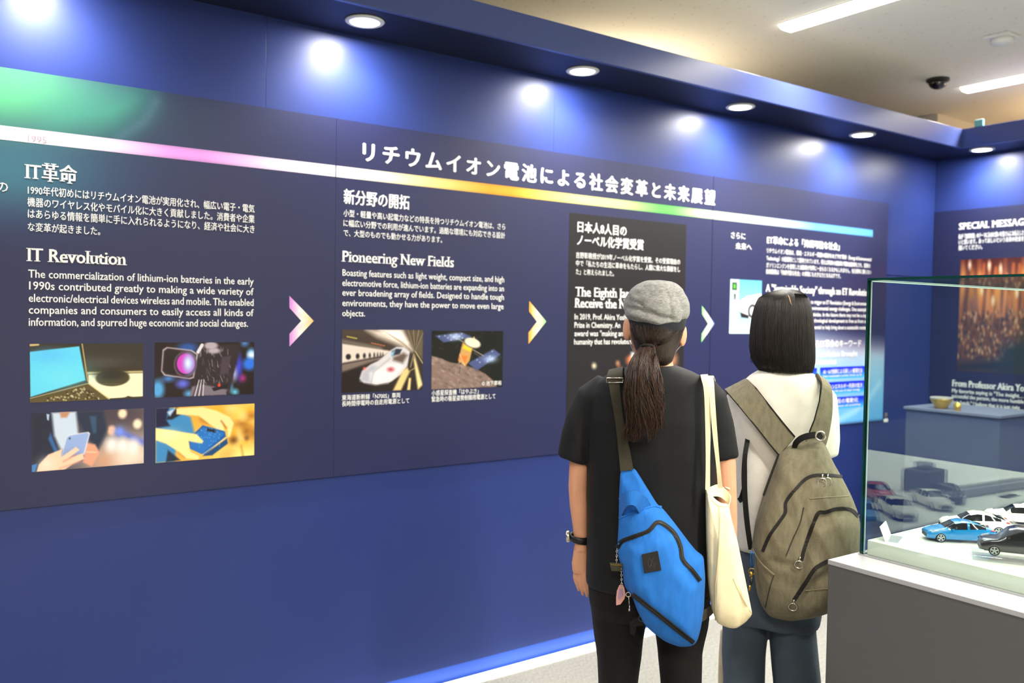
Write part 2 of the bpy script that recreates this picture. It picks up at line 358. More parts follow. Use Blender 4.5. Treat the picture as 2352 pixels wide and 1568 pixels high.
# ---------------------------------------------------------------- printed pictures: colours on a fine grid of vertices
def printmat(name, rough=0.3, spec=0.4):
    m = bpy.data.materials.new(name); m.use_nodes = True; nt = m.node_tree; b = nt.nodes['Principled BSDF']
    a = nt.nodes.new('ShaderNodeAttribute'); a.attribute_name = 'ink'
    nt.links.new(a.outputs['Color'], b.inputs['Base Color']); b.inputs['Roughness'].default_value = rough
    b.inputs['Specular IOR Level'].default_value = spec
    return m
M_print = printmat('printed_film', 0.32)
M_board = printmat('printed_board', 0.40, 0.5)
class Pic:
    def __init__(s, w, h, col=(0, 0, 0), asp=1.6):
        s.w, s.h, s.asp = w, h, asp
        s.X, s.Y = np.meshgrid(np.linspace(0, 1, w), np.linspace(0, 1, h)); s.C = np.zeros((h, w, 3)); s.C[:] = col
    def mix(s, a, col):
        a = np.clip(a, 0, 1)[..., None]; s.C = s.C*(1-a)+np.asarray(col, float)*a
    def grad(s, c0, c1, ang=0, p0=0.0, p1=1.0, a=1.0):
        t = s.X*math.cos(math.radians(ang))+s.Y*math.sin(math.radians(ang)); t = np.clip((t-p0)/(p1-p0), 0, 1)[..., None]
        c = np.asarray(c0, float)*(1-t)+np.asarray(c1, float)*t; s.C = s.C*(1-a)+c*a
    def poly(s, pts, col, soft=0.008, a=1.0):
        P = np.array(pts, float); k = s.asp; X, Y = s.X*k, s.Y; n = len(P); ins = np.zeros(X.shape, bool); D = np.full(X.shape, 9.0)
        for i in range(n):
            x0, y0 = P[i][0]*k, P[i][1]; x1, y1 = P[(i+1) % n][0]*k, P[(i+1) % n][1]
            dx, dy = x1-x0, y1-y0; L = dx*dx+dy*dy+1e-12
            t = np.clip(((X-x0)*dx+(Y-y0)*dy)/L, 0, 1); D = np.minimum(D, np.hypot(X-x0-t*dx, Y-y0-t*dy))
            c = ((y0 > Y) != (y1 > Y)); xi = x0+(Y-y0)*dx/(dy if abs(dy) > 1e-9 else 1e-9); ins ^= c & (X < xi)
        sd = np.where(ins, -D, D); s.mix(a*(0.5-sd/(2*soft)), col)
    def ell(s, cx, cy, rx, ry, col, soft=0.01, a=1.0, rot=0.0):
        k = s.asp; X, Y = (s.X-cx)*k, s.Y-cy; c, q = math.cos(math.radians(rot)), math.sin(math.radians(rot))
        x, y = X*c+Y*q, -X*q+Y*c; r = np.hypot(x/(rx*k), y/ry); s.mix(a*(0.5-(r-1)*min(rx*k, ry)/(2*soft)), col)
    def glow(s, cx, cy, rx, ry, col, a=1.0):
        r2 = ((s.X-cx)/rx)**2+((s.Y-cy)/ry)**2; s.mix(a*np.exp(-r2), col)
    def line(s, pts, wd, col, a=1.0, soft=0.005):
        k = s.asp; D = np.full(s.X.shape, 9.0)
        for (x0, y0), (x1, y1) in zip(pts[:-1], pts[1:]):
            dx, dy = (x1-x0)*k, y1-y0; L = dx*dx+dy*dy+1e-12
            t = np.clip(((s.X-x0)*k*dx+(s.Y-y0)*dy)/L, 0, 1); D = np.minimum(D, np.hypot((s.X-x0)*k-t*dx, s.Y-y0-t*dy))
        s.mix(a*(0.5-(D-wd)/(2*soft)), col)
    def grain(s, amt, seed=1, sc=1):
        r = np.random.RandomState(seed); n = r.randn(s.h//sc+2, s.w//sc+2)
        n = np.kron(n, np.ones((sc, sc)))[:s.h, :s.w][..., None]; s.C = np.clip(s.C+n*amt, 0, 255)
    def mesh(s, name, f, m, parent, label=None):
        """f(x, y) -> 3d point for picture coordinates (y down)"""
        w, h = s.w, s.h; o, ex, ey = np.array(f(0, 0)), np.array(f(1, 0)), np.array(f(0, 1))
        P = o+s.X[..., None]*(ex-o)+s.Y[..., None]*(ey-o); P = P.reshape(-1, 3)
        idx = np.arange(w*h).reshape(h, w); F = np.stack([idx[:-1, :-1], idx[1:, :-1], idx[1:, 1:], idx[:-1, 1:]], -1).reshape(-1, 4)
        me = bpy.data.meshes.new(name); me.vertices.add(len(P)); me.vertices.foreach_set('co', P.ravel())
        me.loops.add(F.size); me.loops.foreach_set('vertex_index', F.ravel()); me.polygons.add(len(F))
        me.polygons.foreach_set('loop_start', np.arange(0, F.size, 4)); me.update(calc_edges=True)
        at = me.color_attributes.new('ink', 'FLOAT_COLOR', 'POINT'); c = lin(np.clip(s.C, 0, 255)/255.0*1.0)
        c = np.concatenate([c, np.ones((h, w, 1))], -1); at.data.foreach_set('color', c.reshape(-1).astype(np.float32))
        return link(name, me, m, parent, label=label)
def wrect(plane, TL, TR, BR, BL, off):
    a, b, c, d = [pt(plane, *q) for q in (TL, TR, BR, BL)]
    k = 0 if plane[0] == 'Y' else 1
    h0, h1 = (a[k]+d[k])/2, (b[k]+c[k])/2; zt, zb = (a[2]+b[2])/2, (c[2]+d[2])/2
    if k == 0: f = lambda x, y: (h0+(h1-h0)*x, plane[1]-off, zt+(zb-zt)*y)
    else: f = lambda x, y: (plane[1]-off, h0+(h1-h0)*x, zt+(zb-zt)*y)
    return f
# ---------------------------------------------------------------- the long exhibition sign: three abutting boards on the wall
BY = -0.008
PL = ('Y', BY)
NAVY = (33, 37, 76)
M_text = mat('white_print', (238, 238, 236), 0.45)
M_textgrey = mat('pale_grey_print', (176, 150, 172), 0.5)
M_edge = mat('board_edge', (58, 60, 100), 0.4)
M_black = mat('black_print', (30, 30, 34), 0.4)
ZB, ZT = 0.896, 2.214
def wallpos(x0, x1, X, Z): return ((X-x0)/(x1-x0), (ZT-Z)/(ZT-ZB))
def board(x0, x1, label, paint):
    t = thing('exhibition_sign', label, 'sign', ((x0+x1)/2, BY, ZB), 'boards of the long exhibition sign')
    bx('board', (x0, BY, ZB), (x1, 0.0, ZT), M_edge, t)
    w = int((x1-x0)*90); h = int((ZT-ZB)*90)
    p = Pic(w, h, NAVY, (x1-x0)/(ZT-ZB)); paint(p, lambda X, Z: wallpos(x0, x1, X, Z))
    p.mesh('graphic_sheet', lambda x, y: (x0+(x1-x0)*x, BY-0.0004, ZT-(ZT-ZB)*y), M_board, t)
    return t
def paint1(p, w):
    a = lambda u, v: w(onY(u, v, BY)[0], onY(u, v, BY)[2])
    gx, gy = a(60, 230)
    p.glow(gx-0.10, gy-0.02, 0.17, 0.10, (80, 176, 110), 1.0); p.glow(gx-0.35, gy+0.0, 0.32, 0.12, (96, 186, 130), 1.0)
    p.glow(a(0, 400)[0], a(0, 400)[1], 0.13, 0.10, (60, 120, 136), 0.8)
    pts = [a(u, v) for u, v in ((120, 252), (180, 225), (250, 212), (335, 205), (342, 230), (320, 262), (270, 300), (120, 290))]
    p.poly(pts, (60, 140, 118), 0.05, 0.75)
    q = [a(u, v) for u, v in ((335, 205), (338, 240), (318, 268), (265, 310))]
    p.line(q, 0.006, (30, 70, 84), 0.5, 0.03)
    q = [a(u, v) for u, v in ((360, 232), (330, 280), (270, 318))]
    p.line(q, 0.003, (110, 130, 160), 0.4, 0.012)
def paint2(p, w): pass
def paint3(p, w):
    a = lambda u, v: w(onY(u, v, BY)[0], onY(u, v, BY)[2])
    # pale blue picture with a swoosh, bleeding off the lower right corner
    x0, _ = a(1752, 800)
    _, y0 = a(1990, 735); _, y1 = a(1990, 800); y2 = 1.0
    X, Y = p.X, p.Y
    edge = np.clip((X-x0)/0.004+0.5, 0, 1)
    bottom = np.clip((a(1990, 966)[1]-Y)/0.004+0.5, 0, 1)
    t = np.clip((Y-y0+(X-0.5)*-0.10)/(y1-y0), 0, 1); t = t*t*(3-2*t)
    u = np.clip((Y-y1)/(y2-y1), 0, 1)[..., None]
    base = np.array((168, 196, 214.0))*(1-u)+np.array((96, 176, 236.0))*u
    pk = np.exp(-((Y-(y0+0.10))/0.06)**2-((X-1.0)/0.5)**2)[..., None]
    base = base*(1-0.55*pk)+np.array((170, 130, 160.0))*0.55*pk
    al = (edge*bottom*t)[..., None]; p.C = p.C*(1-al)+base*al
    sw = [a(u_, v_) for u_, v_ in ((1885, 973), (1930, 962), (1965, 943), (1995, 915), (2020, 880))]
    p.line(sw, 0.004, (200, 236, 255), 0.8, 0.02)
s1 = board(-1.10, 1.3205, 'left dark blue sign board with the IT Revolution text and green corner', paint1)
s2 = board(1.3215, 3.346, 'middle dark blue sign board with the big title and the Pioneering New Fields text', paint2)
s3 = board(3.3495, 4.90, 'right dark blue sign board with pale blue corner, ending near the room corner', paint3)
# ruled timeline band: colour runs along X
STOPS = [(-1.1, (250, 250, 236)), (0.28, (246, 244, 238)), (0.5, (240, 226, 238)), (0.74, (218, 150, 222)), (0.84, (218, 148, 222)), (1.08, (234, 210, 238)), (1.35, (246, 240, 246)), (1.55, (248, 234, 196)), (1.80, (240, 206, 120)),
         (2.0, (234, 156, 40)), (2.12, (234, 160, 44)), (2.28, (238, 204, 104)), (2.5, (232, 226, 150)), (2.74, (206, 224, 150)), (2.98, (96, 190, 88)), (3.06, (96, 190, 88)), (3.3, (200, 226, 176)), (3.65, (224, 226, 226)), (3.9, (196, 214, 240)), (4.2, (104, 170, 236)), (4.76, (90, 166, 236))]
def stopcol(X):
    for (a, c), (b, d) in zip(STOPS[:-1], STOPS[1:]):
        if X <= b: k = max(0, (X-a)/(b-a)); return [c[i]*(1-k)+d[i]*k for i in range(3)]
    return STOPS[-1][1]
for x0, x1, par in ((-1.10, 1.318, s1), (1.3215, 3.346, s2), (3.3495, 4.742, s3)):
    p = Pic(90, 7, (0, 0, 0), 20)
    for i in range(90): p.C[:, i] = stopcol(x0+(x1-x0)*i/89)
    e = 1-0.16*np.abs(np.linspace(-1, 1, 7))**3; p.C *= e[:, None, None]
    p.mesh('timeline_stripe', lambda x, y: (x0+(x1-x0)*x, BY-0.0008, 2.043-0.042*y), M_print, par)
def chevron(out, c0, c1, par):
    """arrow head: six marks, colour runs from the left ends to the tip"""
    P = [onY(u, v, BY) for u, v in out]; xm, xM = min(q[0] for q in P), max(q[0] for q in P)
    V = []; F = []; C = []
    TL, TIP, BL, IBL, IN, ITL = P
    N = 12
    for (A, B, Cc, D) in ((TL, TIP, IN, ITL), (IBL, IN, TIP, BL)):
        for i in range(N+1):
            t = i/N; a = A*(1-t)+B*t; b = D*(1-t)+Cc*t; k = len(V)
            for q in (a, b):
                V.append((q[0], BY-0.001, q[2])); s = (q[0]-xm)/(xM-xm); w = np.array((250, 246, 232.0))
                c = np.array(c0)*(1-min(1, s*2))+w*min(1, s*2) if s < 0.5 else w*(1-(s-0.5)*2)**0.7+np.array(c1)*(1-(1-(s-0.5)*2)**0.7)
                C.append([*lin(c/255.0), 1])
            if i: F.append((k-2, k-1, k+1, k))
    o = meshobj('arrow_mark', V, F, M_print, par); at = o.data.color_attributes.new('ink', 'FLOAT_COLOR', 'POINT'); at.data.foreach_set('color', np.array(C, np.float32).ravel())
    return o
chevron([(664.5, 679), (720.3, 736.6), (664.5, 795.6), (664.5, 766.5), (691.7, 736.6), (664.5, 706.7)], (206, 130, 214), (244, 176, 90), s1)
chevron([(1215.5, 691), (1254.4, 738), (1213.6, 789.7), (1213.6, 763.8), (1233, 738.5), (1215, 714.8)], (244, 160, 50), (140, 226, 130), s2)
chevron([(1612, 701.6), (1640.6, 743), (1610.5, 786), (1611.5, 766.3), (1626.4, 743), (1612.5, 721.5)], (130, 216, 130), (110, 150, 230), s2)
def block(name, par, lines, m=None, plane=PL, **kw):
    LT = Letters()
    for L in lines:
        k = dict(kw); k.update(L[4] if len(L) > 4 else {}); wline(LT, L[0], L[1], L[2], L[3], plane, **k)
    return LT.build(name, m or M_text, par)
J = dict(cjk=True, bold=0.012); JH = dict(cjk=True, bold=0.028, serif=False); EH = dict(serif=True, bold=0.024); EB = dict(bold=0.012, fit='word')
block('year_mark', s1, [('1995', (64, 324), (107, 326.5), 13)], M_textgrey, off=0.0018)
block('kana_mark', s1, [('の', (-8, 440), (18, 442), 24)], **J)
block('heading', s1, [('IT革命', (61, 410), (176, 418), 31)], **dict(EH, bold=0.022))
block('paragraph', s1, [('1990年代初めにはリチウムイオン電池が実用化され、幅広い電子・電気', (64, 451), (584, 484), 18.5),
    ('機器のワイヤレス化やモバイル化に大きく貢献しました。消費者や企業', (63, 478.5), (584, 508), 18.5),
    ('はあらゆる情報を簡単に手に入れられるようになり、経済や社会に大き', (64, 505), (584, 531.5), 18.5),
    ('な変革が起きました。', (64, 531.5), (230, 539), 18.5)], **J)
block('heading', s1, [('IT Revolution', (65, 600.5), (287, 607.5), 29)], **EH)
block('paragraph', s1, [('The commercialization of lithium-ion batteries in the early', (65, 640), (582, 651.5), 17),
    ('1990s contributed greatly to making a wide variety of', (67, 667.5), (582, 675), 17),
    ('electronic/electrical devices wireless and mobile. This enabled', (66, 695.5), (582, 700), 17),
    ('companies and consumers to easily access all kinds of', (66, 722), (582, 724), 17),
    ('information, and spurred huge economic and social changes.', (66, 749), (569, 749), 17)], **EB)
block('title', s2, [('リチウムイオン電池による社会変革と未来展望', (834, 371), (1641, 470), 37)], cjk=True, bold=0.040, fit='track')
block('year_mark', s2, [('2019', (1311, 458), (1331, 460), 7)], M_textgrey, off=0.0018)
block('heading', s2, [('新分野の開拓', (789.5, 471), (939.4, 477.7), 31)], **JH)
block('paragraph', s2, [('小型・軽量や高い起電力などの特長を持つリチウムイオン電池は、さら', (788.6, 500), (1160, 525), 14.5),
    ('に幅広い分野での利用が進んでいます。過酷な環境にも対応できる設計', (788.6, 521.5), (1159.4, 546.5), 14.5),
    ('で、大型のものでも動かせる力があります。', (788.6, 543), (1015, 557), 14.5)], **J)
block('heading', s2, [('Pioneering New Fields', (787, 602), (1041.4, 612), 24)], **EH)
block('paragraph', s2, [('Boasting features such as light weight, compact size, and high', (786.3, 635.5), (1157.5, 646), 14),
    ('electromotive force, lithium-ion batteries are expanding into an', (786, 658.5), (1157, 667), 14),
    ('ever broadening array of fields. Designed to handle tough', (786, 680), (1157, 687.5), 14),
    ('environments, they have the power to move even large', (786, 703.5), (1156, 709), 14),
    ('objects.', (785.7, 725.8), (838, 726.4), 14)], **EB)
block('caption', s2, [('東海道新幹線「N700S」車両', (785, 918), (919, 914), 11.5), ('長時間停電時の自走用電源として', (785, 932.5), (939.3, 926), 11.5)], **J)
block('caption', s2, [('小惑星探査機「はやぶさ」', (991, 908), (1098.5, 904), 11.5), ('緊急時の衛星姿勢制御用電源として', (991, 922), (1137.4, 916), 11.5)], **J)
# black box of the middle board
f = wrect(PL, (1308, 488), (1575.6, 516), (1568, 950), (1299.8, 966), 0.0010)
p = Pic(90, 150, (38, 36, 36), 0.6)
for (x, y, r, c) in ((0.215, 0.735, 0.014, (235, 222, 190)), (0.41, 0.725, 0.012, (200, 140, 100)), (0.42, 0.742, 0.010, (150, 90, 60)), (0.10, 0.90, 0.012, (120, 60, 40)), (0.07, 0.95, 0.014, (150, 70, 40)), (0.62, 0.86, 0.02, (140, 90, 60)), (0.82, 0.83, 0.02, (160, 90, 50)), (0.92, 0.90, 0.02, (90, 60, 50))):
    p.ell(x, y, r, r*0.8, c, 0.008)
p.glow(0.75, 0.95, 0.3, 0.12, (96, 60, 44), 0.7)
p.ell(0.522, 0.712, 0.036, 0.022, (190, 108, 70), 0.014); p.ell(0.53, 0.702, 0.02, 0.011, (216, 134, 92), 0.010); p.poly([(0.525, 0.672), (0.55, 0.672), (0.545, 0.70), (0.525, 0.70)], (220, 226, 230), 0.008); p.ell(0.90, 0.715, 0.03, 0.03, (190, 130, 90), 0.02)
p.mesh('award_panel', f, M_print, s2, 'black award panel')
block('heading', s2, [('日本人8人目の', (1326, 534), (1438, 541), 23), ('ノーベル化学賞受賞', (1325, 562), (1477, 575), 23)], off=0.0022, **JH)
block('paragraph', s2, [('吉野彰教授が2019年ノーベル化学賞を受賞。その受賞理由の', (1322, 592), (1561, 608), 12.5),
    ('中で「私たちの生活に革命をもたらし、人類に偉大な貢献をし', (1322, 611), (1561, 624.7), 12.5), ('た」と称えられました。', (1322, 630), (1409, 634.6), 12.5)], off=0.0022, **J)
block('heading', s2, [('The Eighth Japanese', (1321.3, 680), (1415, 683), 21, dict(prefix='The Eighth')), ('Receive the Nobel', (1320.7, 706), (1415, 707.5), 21, dict(prefix='Receive the'))], off=0.0022, **EH)
block('paragraph', s2, [('In 2019, Prof. Akira Yoshi', (1319, 733), (1382.7, 734), 12.5, dict(prefix='In 2019, Prof.')),
    ('Prize in Chemistry. An', (1318.7, 752), (1407.5, 753), 12.5, dict(prefix='Prize in Chemistry.')),
    ('award was "making an', (1318.7, 771.3), (1415.8, 772), 12.5, dict(prefix='award was "making')),
    ('humanity that has revolution', (1318, 790.5), (1400, 790.5), 12.5, dict(prefix='humanity that has'))], off=0.0022, bold=0.012)
# right board
block('heading', s3, [('さらに', (1678.6, 547), (1711.4, 550), 14.5)], **J)
block('heading', s3, [('未来へ', (1689, 573), (1725.7, 574), 14.5)], **J)
block('heading', s3, [('ET革命による「持続可能な社会」', (1761.4, 558), (1927.5, 576), 16.5)], **JH)
block('paragraph', s3, [('リチウムイオン電池は、環境・エネルギー問題の解決をめざすET革命（Energy & Environmental', (1760.7, 579), (2000.7, 602), 10.5),
    ('Technology）の起爆剤として期待されています。例えば将来の自動車が電気自動車化され、従来の', (1760, 596.5), (1998, 616.5), 10.5),
    ('ガソリンエンジンを使用した自動車が世界に一台もなくなるかもしれません。化石燃料に頼らない', (1759.6, 612.5), (2000, 631.5), 10.5),
    ('技術開発は「持続可能な社会」の実現にも大きな力となるはずです。', (1759, 628), (1930, 640), 10.5)], **J)
block('heading', s3, [('A "Sustainable Society" through an ET Revolution', (1759, 669), (1996.4, 679.5), 15.5)], **EH)
block('paragraph', s3, [('to trigger an ET Revolution (Energy & Environmental', (1862, 697), (1996, 702), 8.5),
    ('environmental energy challenges. One example is', (1862, 711), (1995.5, 715.5), 8.5),
    ('vehicles. In the future there may not be a single', (1862, 725.5), (1995, 729), 8.5),
    ('technological development to free us from our', (1862, 739.5), (1994, 742), 8.5),
    ('potential to help bring about a sustainable society.', (1862, 755), (1992, 756.5), 8.5)], bold=0.016)
block('heading', s3, [('るET革命のキーワード', (1872, 800), (1977, 794), 16, dict(JH)), ('Revolution Brought', (1876.4, 820), (1969, 817), 12.5, dict(EH)), ('Batteries', (1874, 837), (1920, 835.5), 12.5, dict(EH))])
def keybox(TL, TR, BR, BL):
    p = Pic(30, 14, (40, 90, 230), 3); p.grad((24, 44, 214), (70, 190, 250), 90, 0.15, 1.0)
    return p.mesh('keyword_box', wrect(PL, TL, TR, BR, BL, 0.0010), M_print, s3)
keybox((1883, 843.5), (1988, 840), (1988, 865), (1883, 872)); keybox((1883, 878), (1986.5, 873), (1986, 900), (1883, 906)); keybox((1883, 913), (1985.7, 909), (1985.5, 934.6), (1883, 941))
keybox((1772, 849), (1876, 844), (1876, 872), (1772, 878)); keybox((1772, 884), (1876, 879), (1876, 906), (1772, 912))
block('keyword_text', s3, [('AI・IoT技術による新しい循環社会', (1890, 858), (1980, 854.5), 8), ('New sustainable society driven by AI', (1890, 866), (1978, 862), 4.5),
    ('クリーンエネルギー利用の拡大', (1890, 893), (1980, 888), 8), ('Expanding the use of clean energy', (1890, 901), (1974, 896), 4.5),
    ('移動手段の電動化', (1890, 927), (1970, 922.5), 8), ('Electrification of mobility', (1890, 935.5), (1976, 931), 4.5)], off=0.0022, bold=0.02)
# ---- pictures
def picture(par, corners, p, label=None): return p.mesh('picture', wrect(PL, *corners, 0.0010), M_print, par, label)
def pic_laptop():
    p = Pic(200, 104, (58, 44, 24), 2.0)
    p.grad((44, 36, 26), (78, 60, 30), 90)
    p.poly([(0.46, 0), (1, 0), (1, 0.46), (0.495, 0.44)], (52, 46, 38)); p.glow(0.62, 0.33, 0.25, 0.10, (84, 76, 66), 0.6)
    p.poly([(0.49, 0.50), (1, 0.50), (1, 0.53), (0.49, 0.54)], (196, 180, 130))
    p.poly([(0.50, 0.55), (1, 0.54), (1, 1.0), (0.70, 1.0), (0.50, 0.74)], (250, 240, 200), 0.01)
    p.ell(0.72, 0.62, 0.155, 0.145, (70, 62, 40)); p.ell(0.70, 0.55, 0.13, 0.10, (44, 38, 26), 0.04); p.line([(0.62, 0.72), (0.78, 0.73)], 0.004, (150, 140, 96), 0.6)
    p.poly([(0.0, 0.0), (0.45, 0.0), (0.50, 0.70), (0.0, 0.93)], (46, 34, 20))
    p.poly([(0.0, 0.135), (0.42, 0.045), (0.475, 0.645), (0.005, 0.905)], (96, 212, 246), 0.01)
    p.glow(0.15, 0.2, 0.2, 0.15, (84, 182, 250), 0.5); p.glow(0.3, 0.6, 0.25, 0.25, (120, 226, 244), 0.5)
    p.line([(0.445, 0.0), (0.495, 0.66)], 0.012, (176, 156, 104)); p.line([(0.0, 0.02), (0.07, 0.01)], 0.02, (200, 180, 120), 0.9)
    p.poly([(0.0, 0.95), (0.50, 0.71), (0.70, 1.02), (0.0, 1.05)], (92, 78, 44)); p.line([(0.0, 0.93), (0.5, 0.70)], 0.008, (200, 190, 150), 0.7)
    p.line([(0.5, 0.70), (0.69, 1.0)], 0.010, (206, 192, 130), 0.8)
    r = random.Random(3)
    for k in range(150):
        t = r.random(); s = r.random(); x = 0.08+0.40*t+0.14*s; y = 0.97-0.22*t+0.25*s
        if y < 0.99: p.ell(x, y, 0.006, 0.012, (206, 196, 156) if r.random() < 0.6 else (40, 32, 20), 0.01)
    p.line([(0.70, 1.0), (1, 0.985)], 0.02, (60, 50, 30), 0.8)
    p.poly([(0.80, 1.0), (0.86, 0.95), (0.92, 0.98), (0.93, 1.0)], (60, 50, 30)); p.grain(2, 2); return p
def pic_camera():
    p = Pic(190, 104, (32, 20, 20), 1.85)
    for (x, y, rx, ry, c) in ((0.03, 0.85, 0.06, 0.17, (80, 160, 220)), (0.13, 0.66, 0.05, 0.05, (70, 130, 210)), (0.27, 0.76, 0.06, 0.08, (90, 100, 210)), (0.97, 0.22, 0.04, 0.09, (90, 170, 240)), (0.97, 0.26, 0.035, 0.07, (240, 250, 255)), (0.95, 0.42, 0.07, 0.12, (40, 110, 220)), (0.84, 0.47, 0.03, 0.2, (60, 70, 220)), (0.79, 0.6, 0.025, 0.1, (190, 200, 250)), (0.74, 0.85, 0.03, 0.08, (90, 190, 240)), (0.80, 0.95, 0.03, 0.05, (100, 200, 240)), (0.88, 0.69, 0.03, 0.06, (160, 40, 120)), (0.32, 0.10, 0.10, 0.10, (40, 80, 150)), (0.90, 0.02, 0.04, 0.06, (70, 120, 180)), (0.33, 0.95, 0.04, 0.06, (90, 160, 220))):
        p.ell(x, y, rx, ry, c, 0.05)
    p.poly([(0.42, 0.08), (0.86, 0.02), (0.80, 0.5), (0.74, 1.0), (0.36, 1.0), (0.38, 0.6)], (44, 34, 38), 0.02)
    p.poly([(0.075, 0.13), (0.115, 0.08), (0.36, 0.14), (0.42, 0.22), (0.38, 0.66), (0.34, 0.68), (0.09, 0.60), (0.06, 0.52)], (190, 178, 186), 0.012)
    p.poly([(0.085, 0.15), (0.12, 0.10), (0.35, 0.16), (0.405, 0.23), (0.37, 0.64), (0.33, 0.66), (0.10, 0.58), (0.07, 0.51)], (60, 44, 50), 0.012)
    p.poly([(0.10, 0.16), (0.13, 0.12), (0.24, 0.16), (0.20, 0.60), (0.10, 0.55), (0.08, 0.50)], (34, 24, 24), 0.02)
    p.ell(0.295, 0.40, 0.115, 0.24, (90, 70, 84)); p.ell(0.298, 0.40, 0.10, 0.21, (50, 34, 50)); p.ell(0.30, 0.39, 0.088, 0.19, (206, 60, 190)); p.ell(0.33, 0.39, 0.05, 0.15, (150, 190, 240), 0.06); p.glow(0.32, 0.38, 0.03, 0.1, (240, 240, 255), 0.8)
    r = random.Random(5)
    for k in range(90):
        x = r.uniform(0.42, 0.74); y = r.uniform(0.02, 0.98); g = r.randint(40, 170)
        p.line([(x, y), (x+r.uniform(-0.01, 0.03), y+r.uniform(0.02, 0.14))], r.uniform(0.003, 0.009), (g, g-8, g-2), 0.8)
    for (x, y, a_, b_) in ((0.55, 0.06, 0.07, 0.07), (0.58, 0.16, 0.07, 0.05)): p.ell(x, y, a_, b_, (176, 164, 174), 0.02)
    p.line([(0.42, 0.18), (0.46, 0.05)], 0.03, (220, 214, 220)); p.poly([(0.36, 0.82), (0.46, 0.78), (0.72, 0.90), (0.70, 1.0), (0.34, 1.0)], (120, 108, 120), 0.02)
    for k in range(6): p.line([(0.37+k*0.02, 1.0), (0.42+k*0.012, 0.70)], 0.007, (230, 226, 236) if k % 2 else (30, 24, 30), 0.9)
    p.poly([(0.56, 0.86), (0.72, 0.80), (0.72, 0.86), (0.58, 0.92)], (28, 22, 26)); p.ell(0.635, 0.81, 0.014, 0.03, (235, 60, 40))
    p.poly([(0.66, 0.28), (0.76, 0.25), (0.72, 0.6), (0.64, 0.62)], (70, 56, 68), 0.02)
    return p
def pic_phone():
    p = Pic(200, 104, (60, 60, 76), 2.0); p.grad((40, 44, 66), (110, 96, 96), 20)
    p.glow(0.7, 0.1, 0.4, 0.3, (74, 62, 72), 1); p.glow(0.85, 0.85, 0.35, 0.35, (246, 226, 206), 0.95); p.glow(0.62, 0.9, 0.12, 0.2, (206, 150, 120), 0.8)
    for (x, y, c) in ((0.80, 0.08, (255, 226, 190)), (0.94, 0.28, (255, 230, 200)), (0.70, 0.37, (240, 190, 160))): p.ell(x, y, 0.04, 0.085, c, 0.03)
    p.line([(0.77, 0.40), (1.0, 0.62)], 0.05, (90, 110, 220), 0.85, 0.05); p.glow(0.77, 0.40, 0.05, 0.1, (120, 150, 250), 0.9)
    for x in (0.70, 0.80, 0.90): p.ell(x, 0.62+(x-0.7)*0.3, 0.055, 0.13, (245, 238, 236), 0.06, 0.9)
    p.poly([(0, 0), (0.16, 0.0), (0.22, 0.4), (0.2, 0.75), (0.05, 1), (0, 1)], (34, 38, 58), 0.03)
    p.poly([(0.36, 0.0), (0.62, 0), (0.66, 0.35), (0.58, 0.7), (0.48, 0.5)], (36, 46, 70), 0.04); p.poly([(0.50, 0.1), (0.56, 0.1), (0.56, 0.4), (0.53, 0.4)], (50, 80, 110), 0.02)
    p.poly([(0.17, 0.0), (0.38, 0.0), (0.40, 0.38), (0.36, 0.62), (0.25, 0.66), (0.19, 0.4)], (200, 216, 236), 0.03); p.poly([(0.235, 0.0), (0.33, 0.0), (0.30, 0.10), (0.25, 0.10)], (190, 140, 110), 0.02)
    p.poly([(0.125, 0.02), (0.15, 0.03), (0.145, 0.14), (0.13, 0.12)], (170, 200, 230)); p.poly([(0.16, 0.35), (0.22, 0.66), (0.20, 0.72), (0.14, 0.45)], (50, 100, 160), 0.02)
    p.poly([(0.47, 0.56), (0.55, 0.60), (0.59, 0.75), (0.52, 0.98), (0.44, 0.9)], (232, 160, 130), 0.02); p.line([(0.47, 0.72), (0.56, 0.74)], 0.015, (250, 190, 160), 0.7)
    p.poly([(0.295, 0.44), (0.32, 0.40), (0.49, 0.37), (0.505, 0.40), (0.455, 0.76), (0.28, 0.88), (0.245, 0.80)], (224, 226, 240), 0.01)
    p.poly([(0.30, 0.45), (0.325, 0.415), (0.48, 0.385), (0.495, 0.41), (0.445, 0.75), (0.275, 0.86), (0.25, 0.80)], (150, 174, 226), 0.01); p.ell(0.325, 0.465, 0.008, 0.016, (60, 60, 80)); p.glow(0.34, 0.8, 0.08, 0.12, (110, 110, 150), 0.6)
    p.poly([(0.04, 1.0), (0.06, 0.88), (0.14, 0.72), (0.26, 0.64), (0.25, 0.78), (0.38, 0.62), (0.41, 0.68), (0.32, 0.80), (0.44, 0.74), (0.45, 0.84), (0.35, 0.92), (0.28, 1.0)], (250, 206, 176), 0.012)
    p.line([(0.27, 0.86), (0.38, 0.76)], 0.012, (206, 130, 110), 0.7, 0.02); p.line([(0.24, 0.97), (0.42, 0.88)], 0.012, (216, 140, 116), 0.6, 0.02); p.glow(0.12, 0.88, 0.07, 0.12, (255, 234, 220), 0.6)
    p.poly([(0.0, 0.88), (0.05, 0.86), (0.03, 1.0), (0.0, 1.0)], (70, 130, 190), 0.01); return p
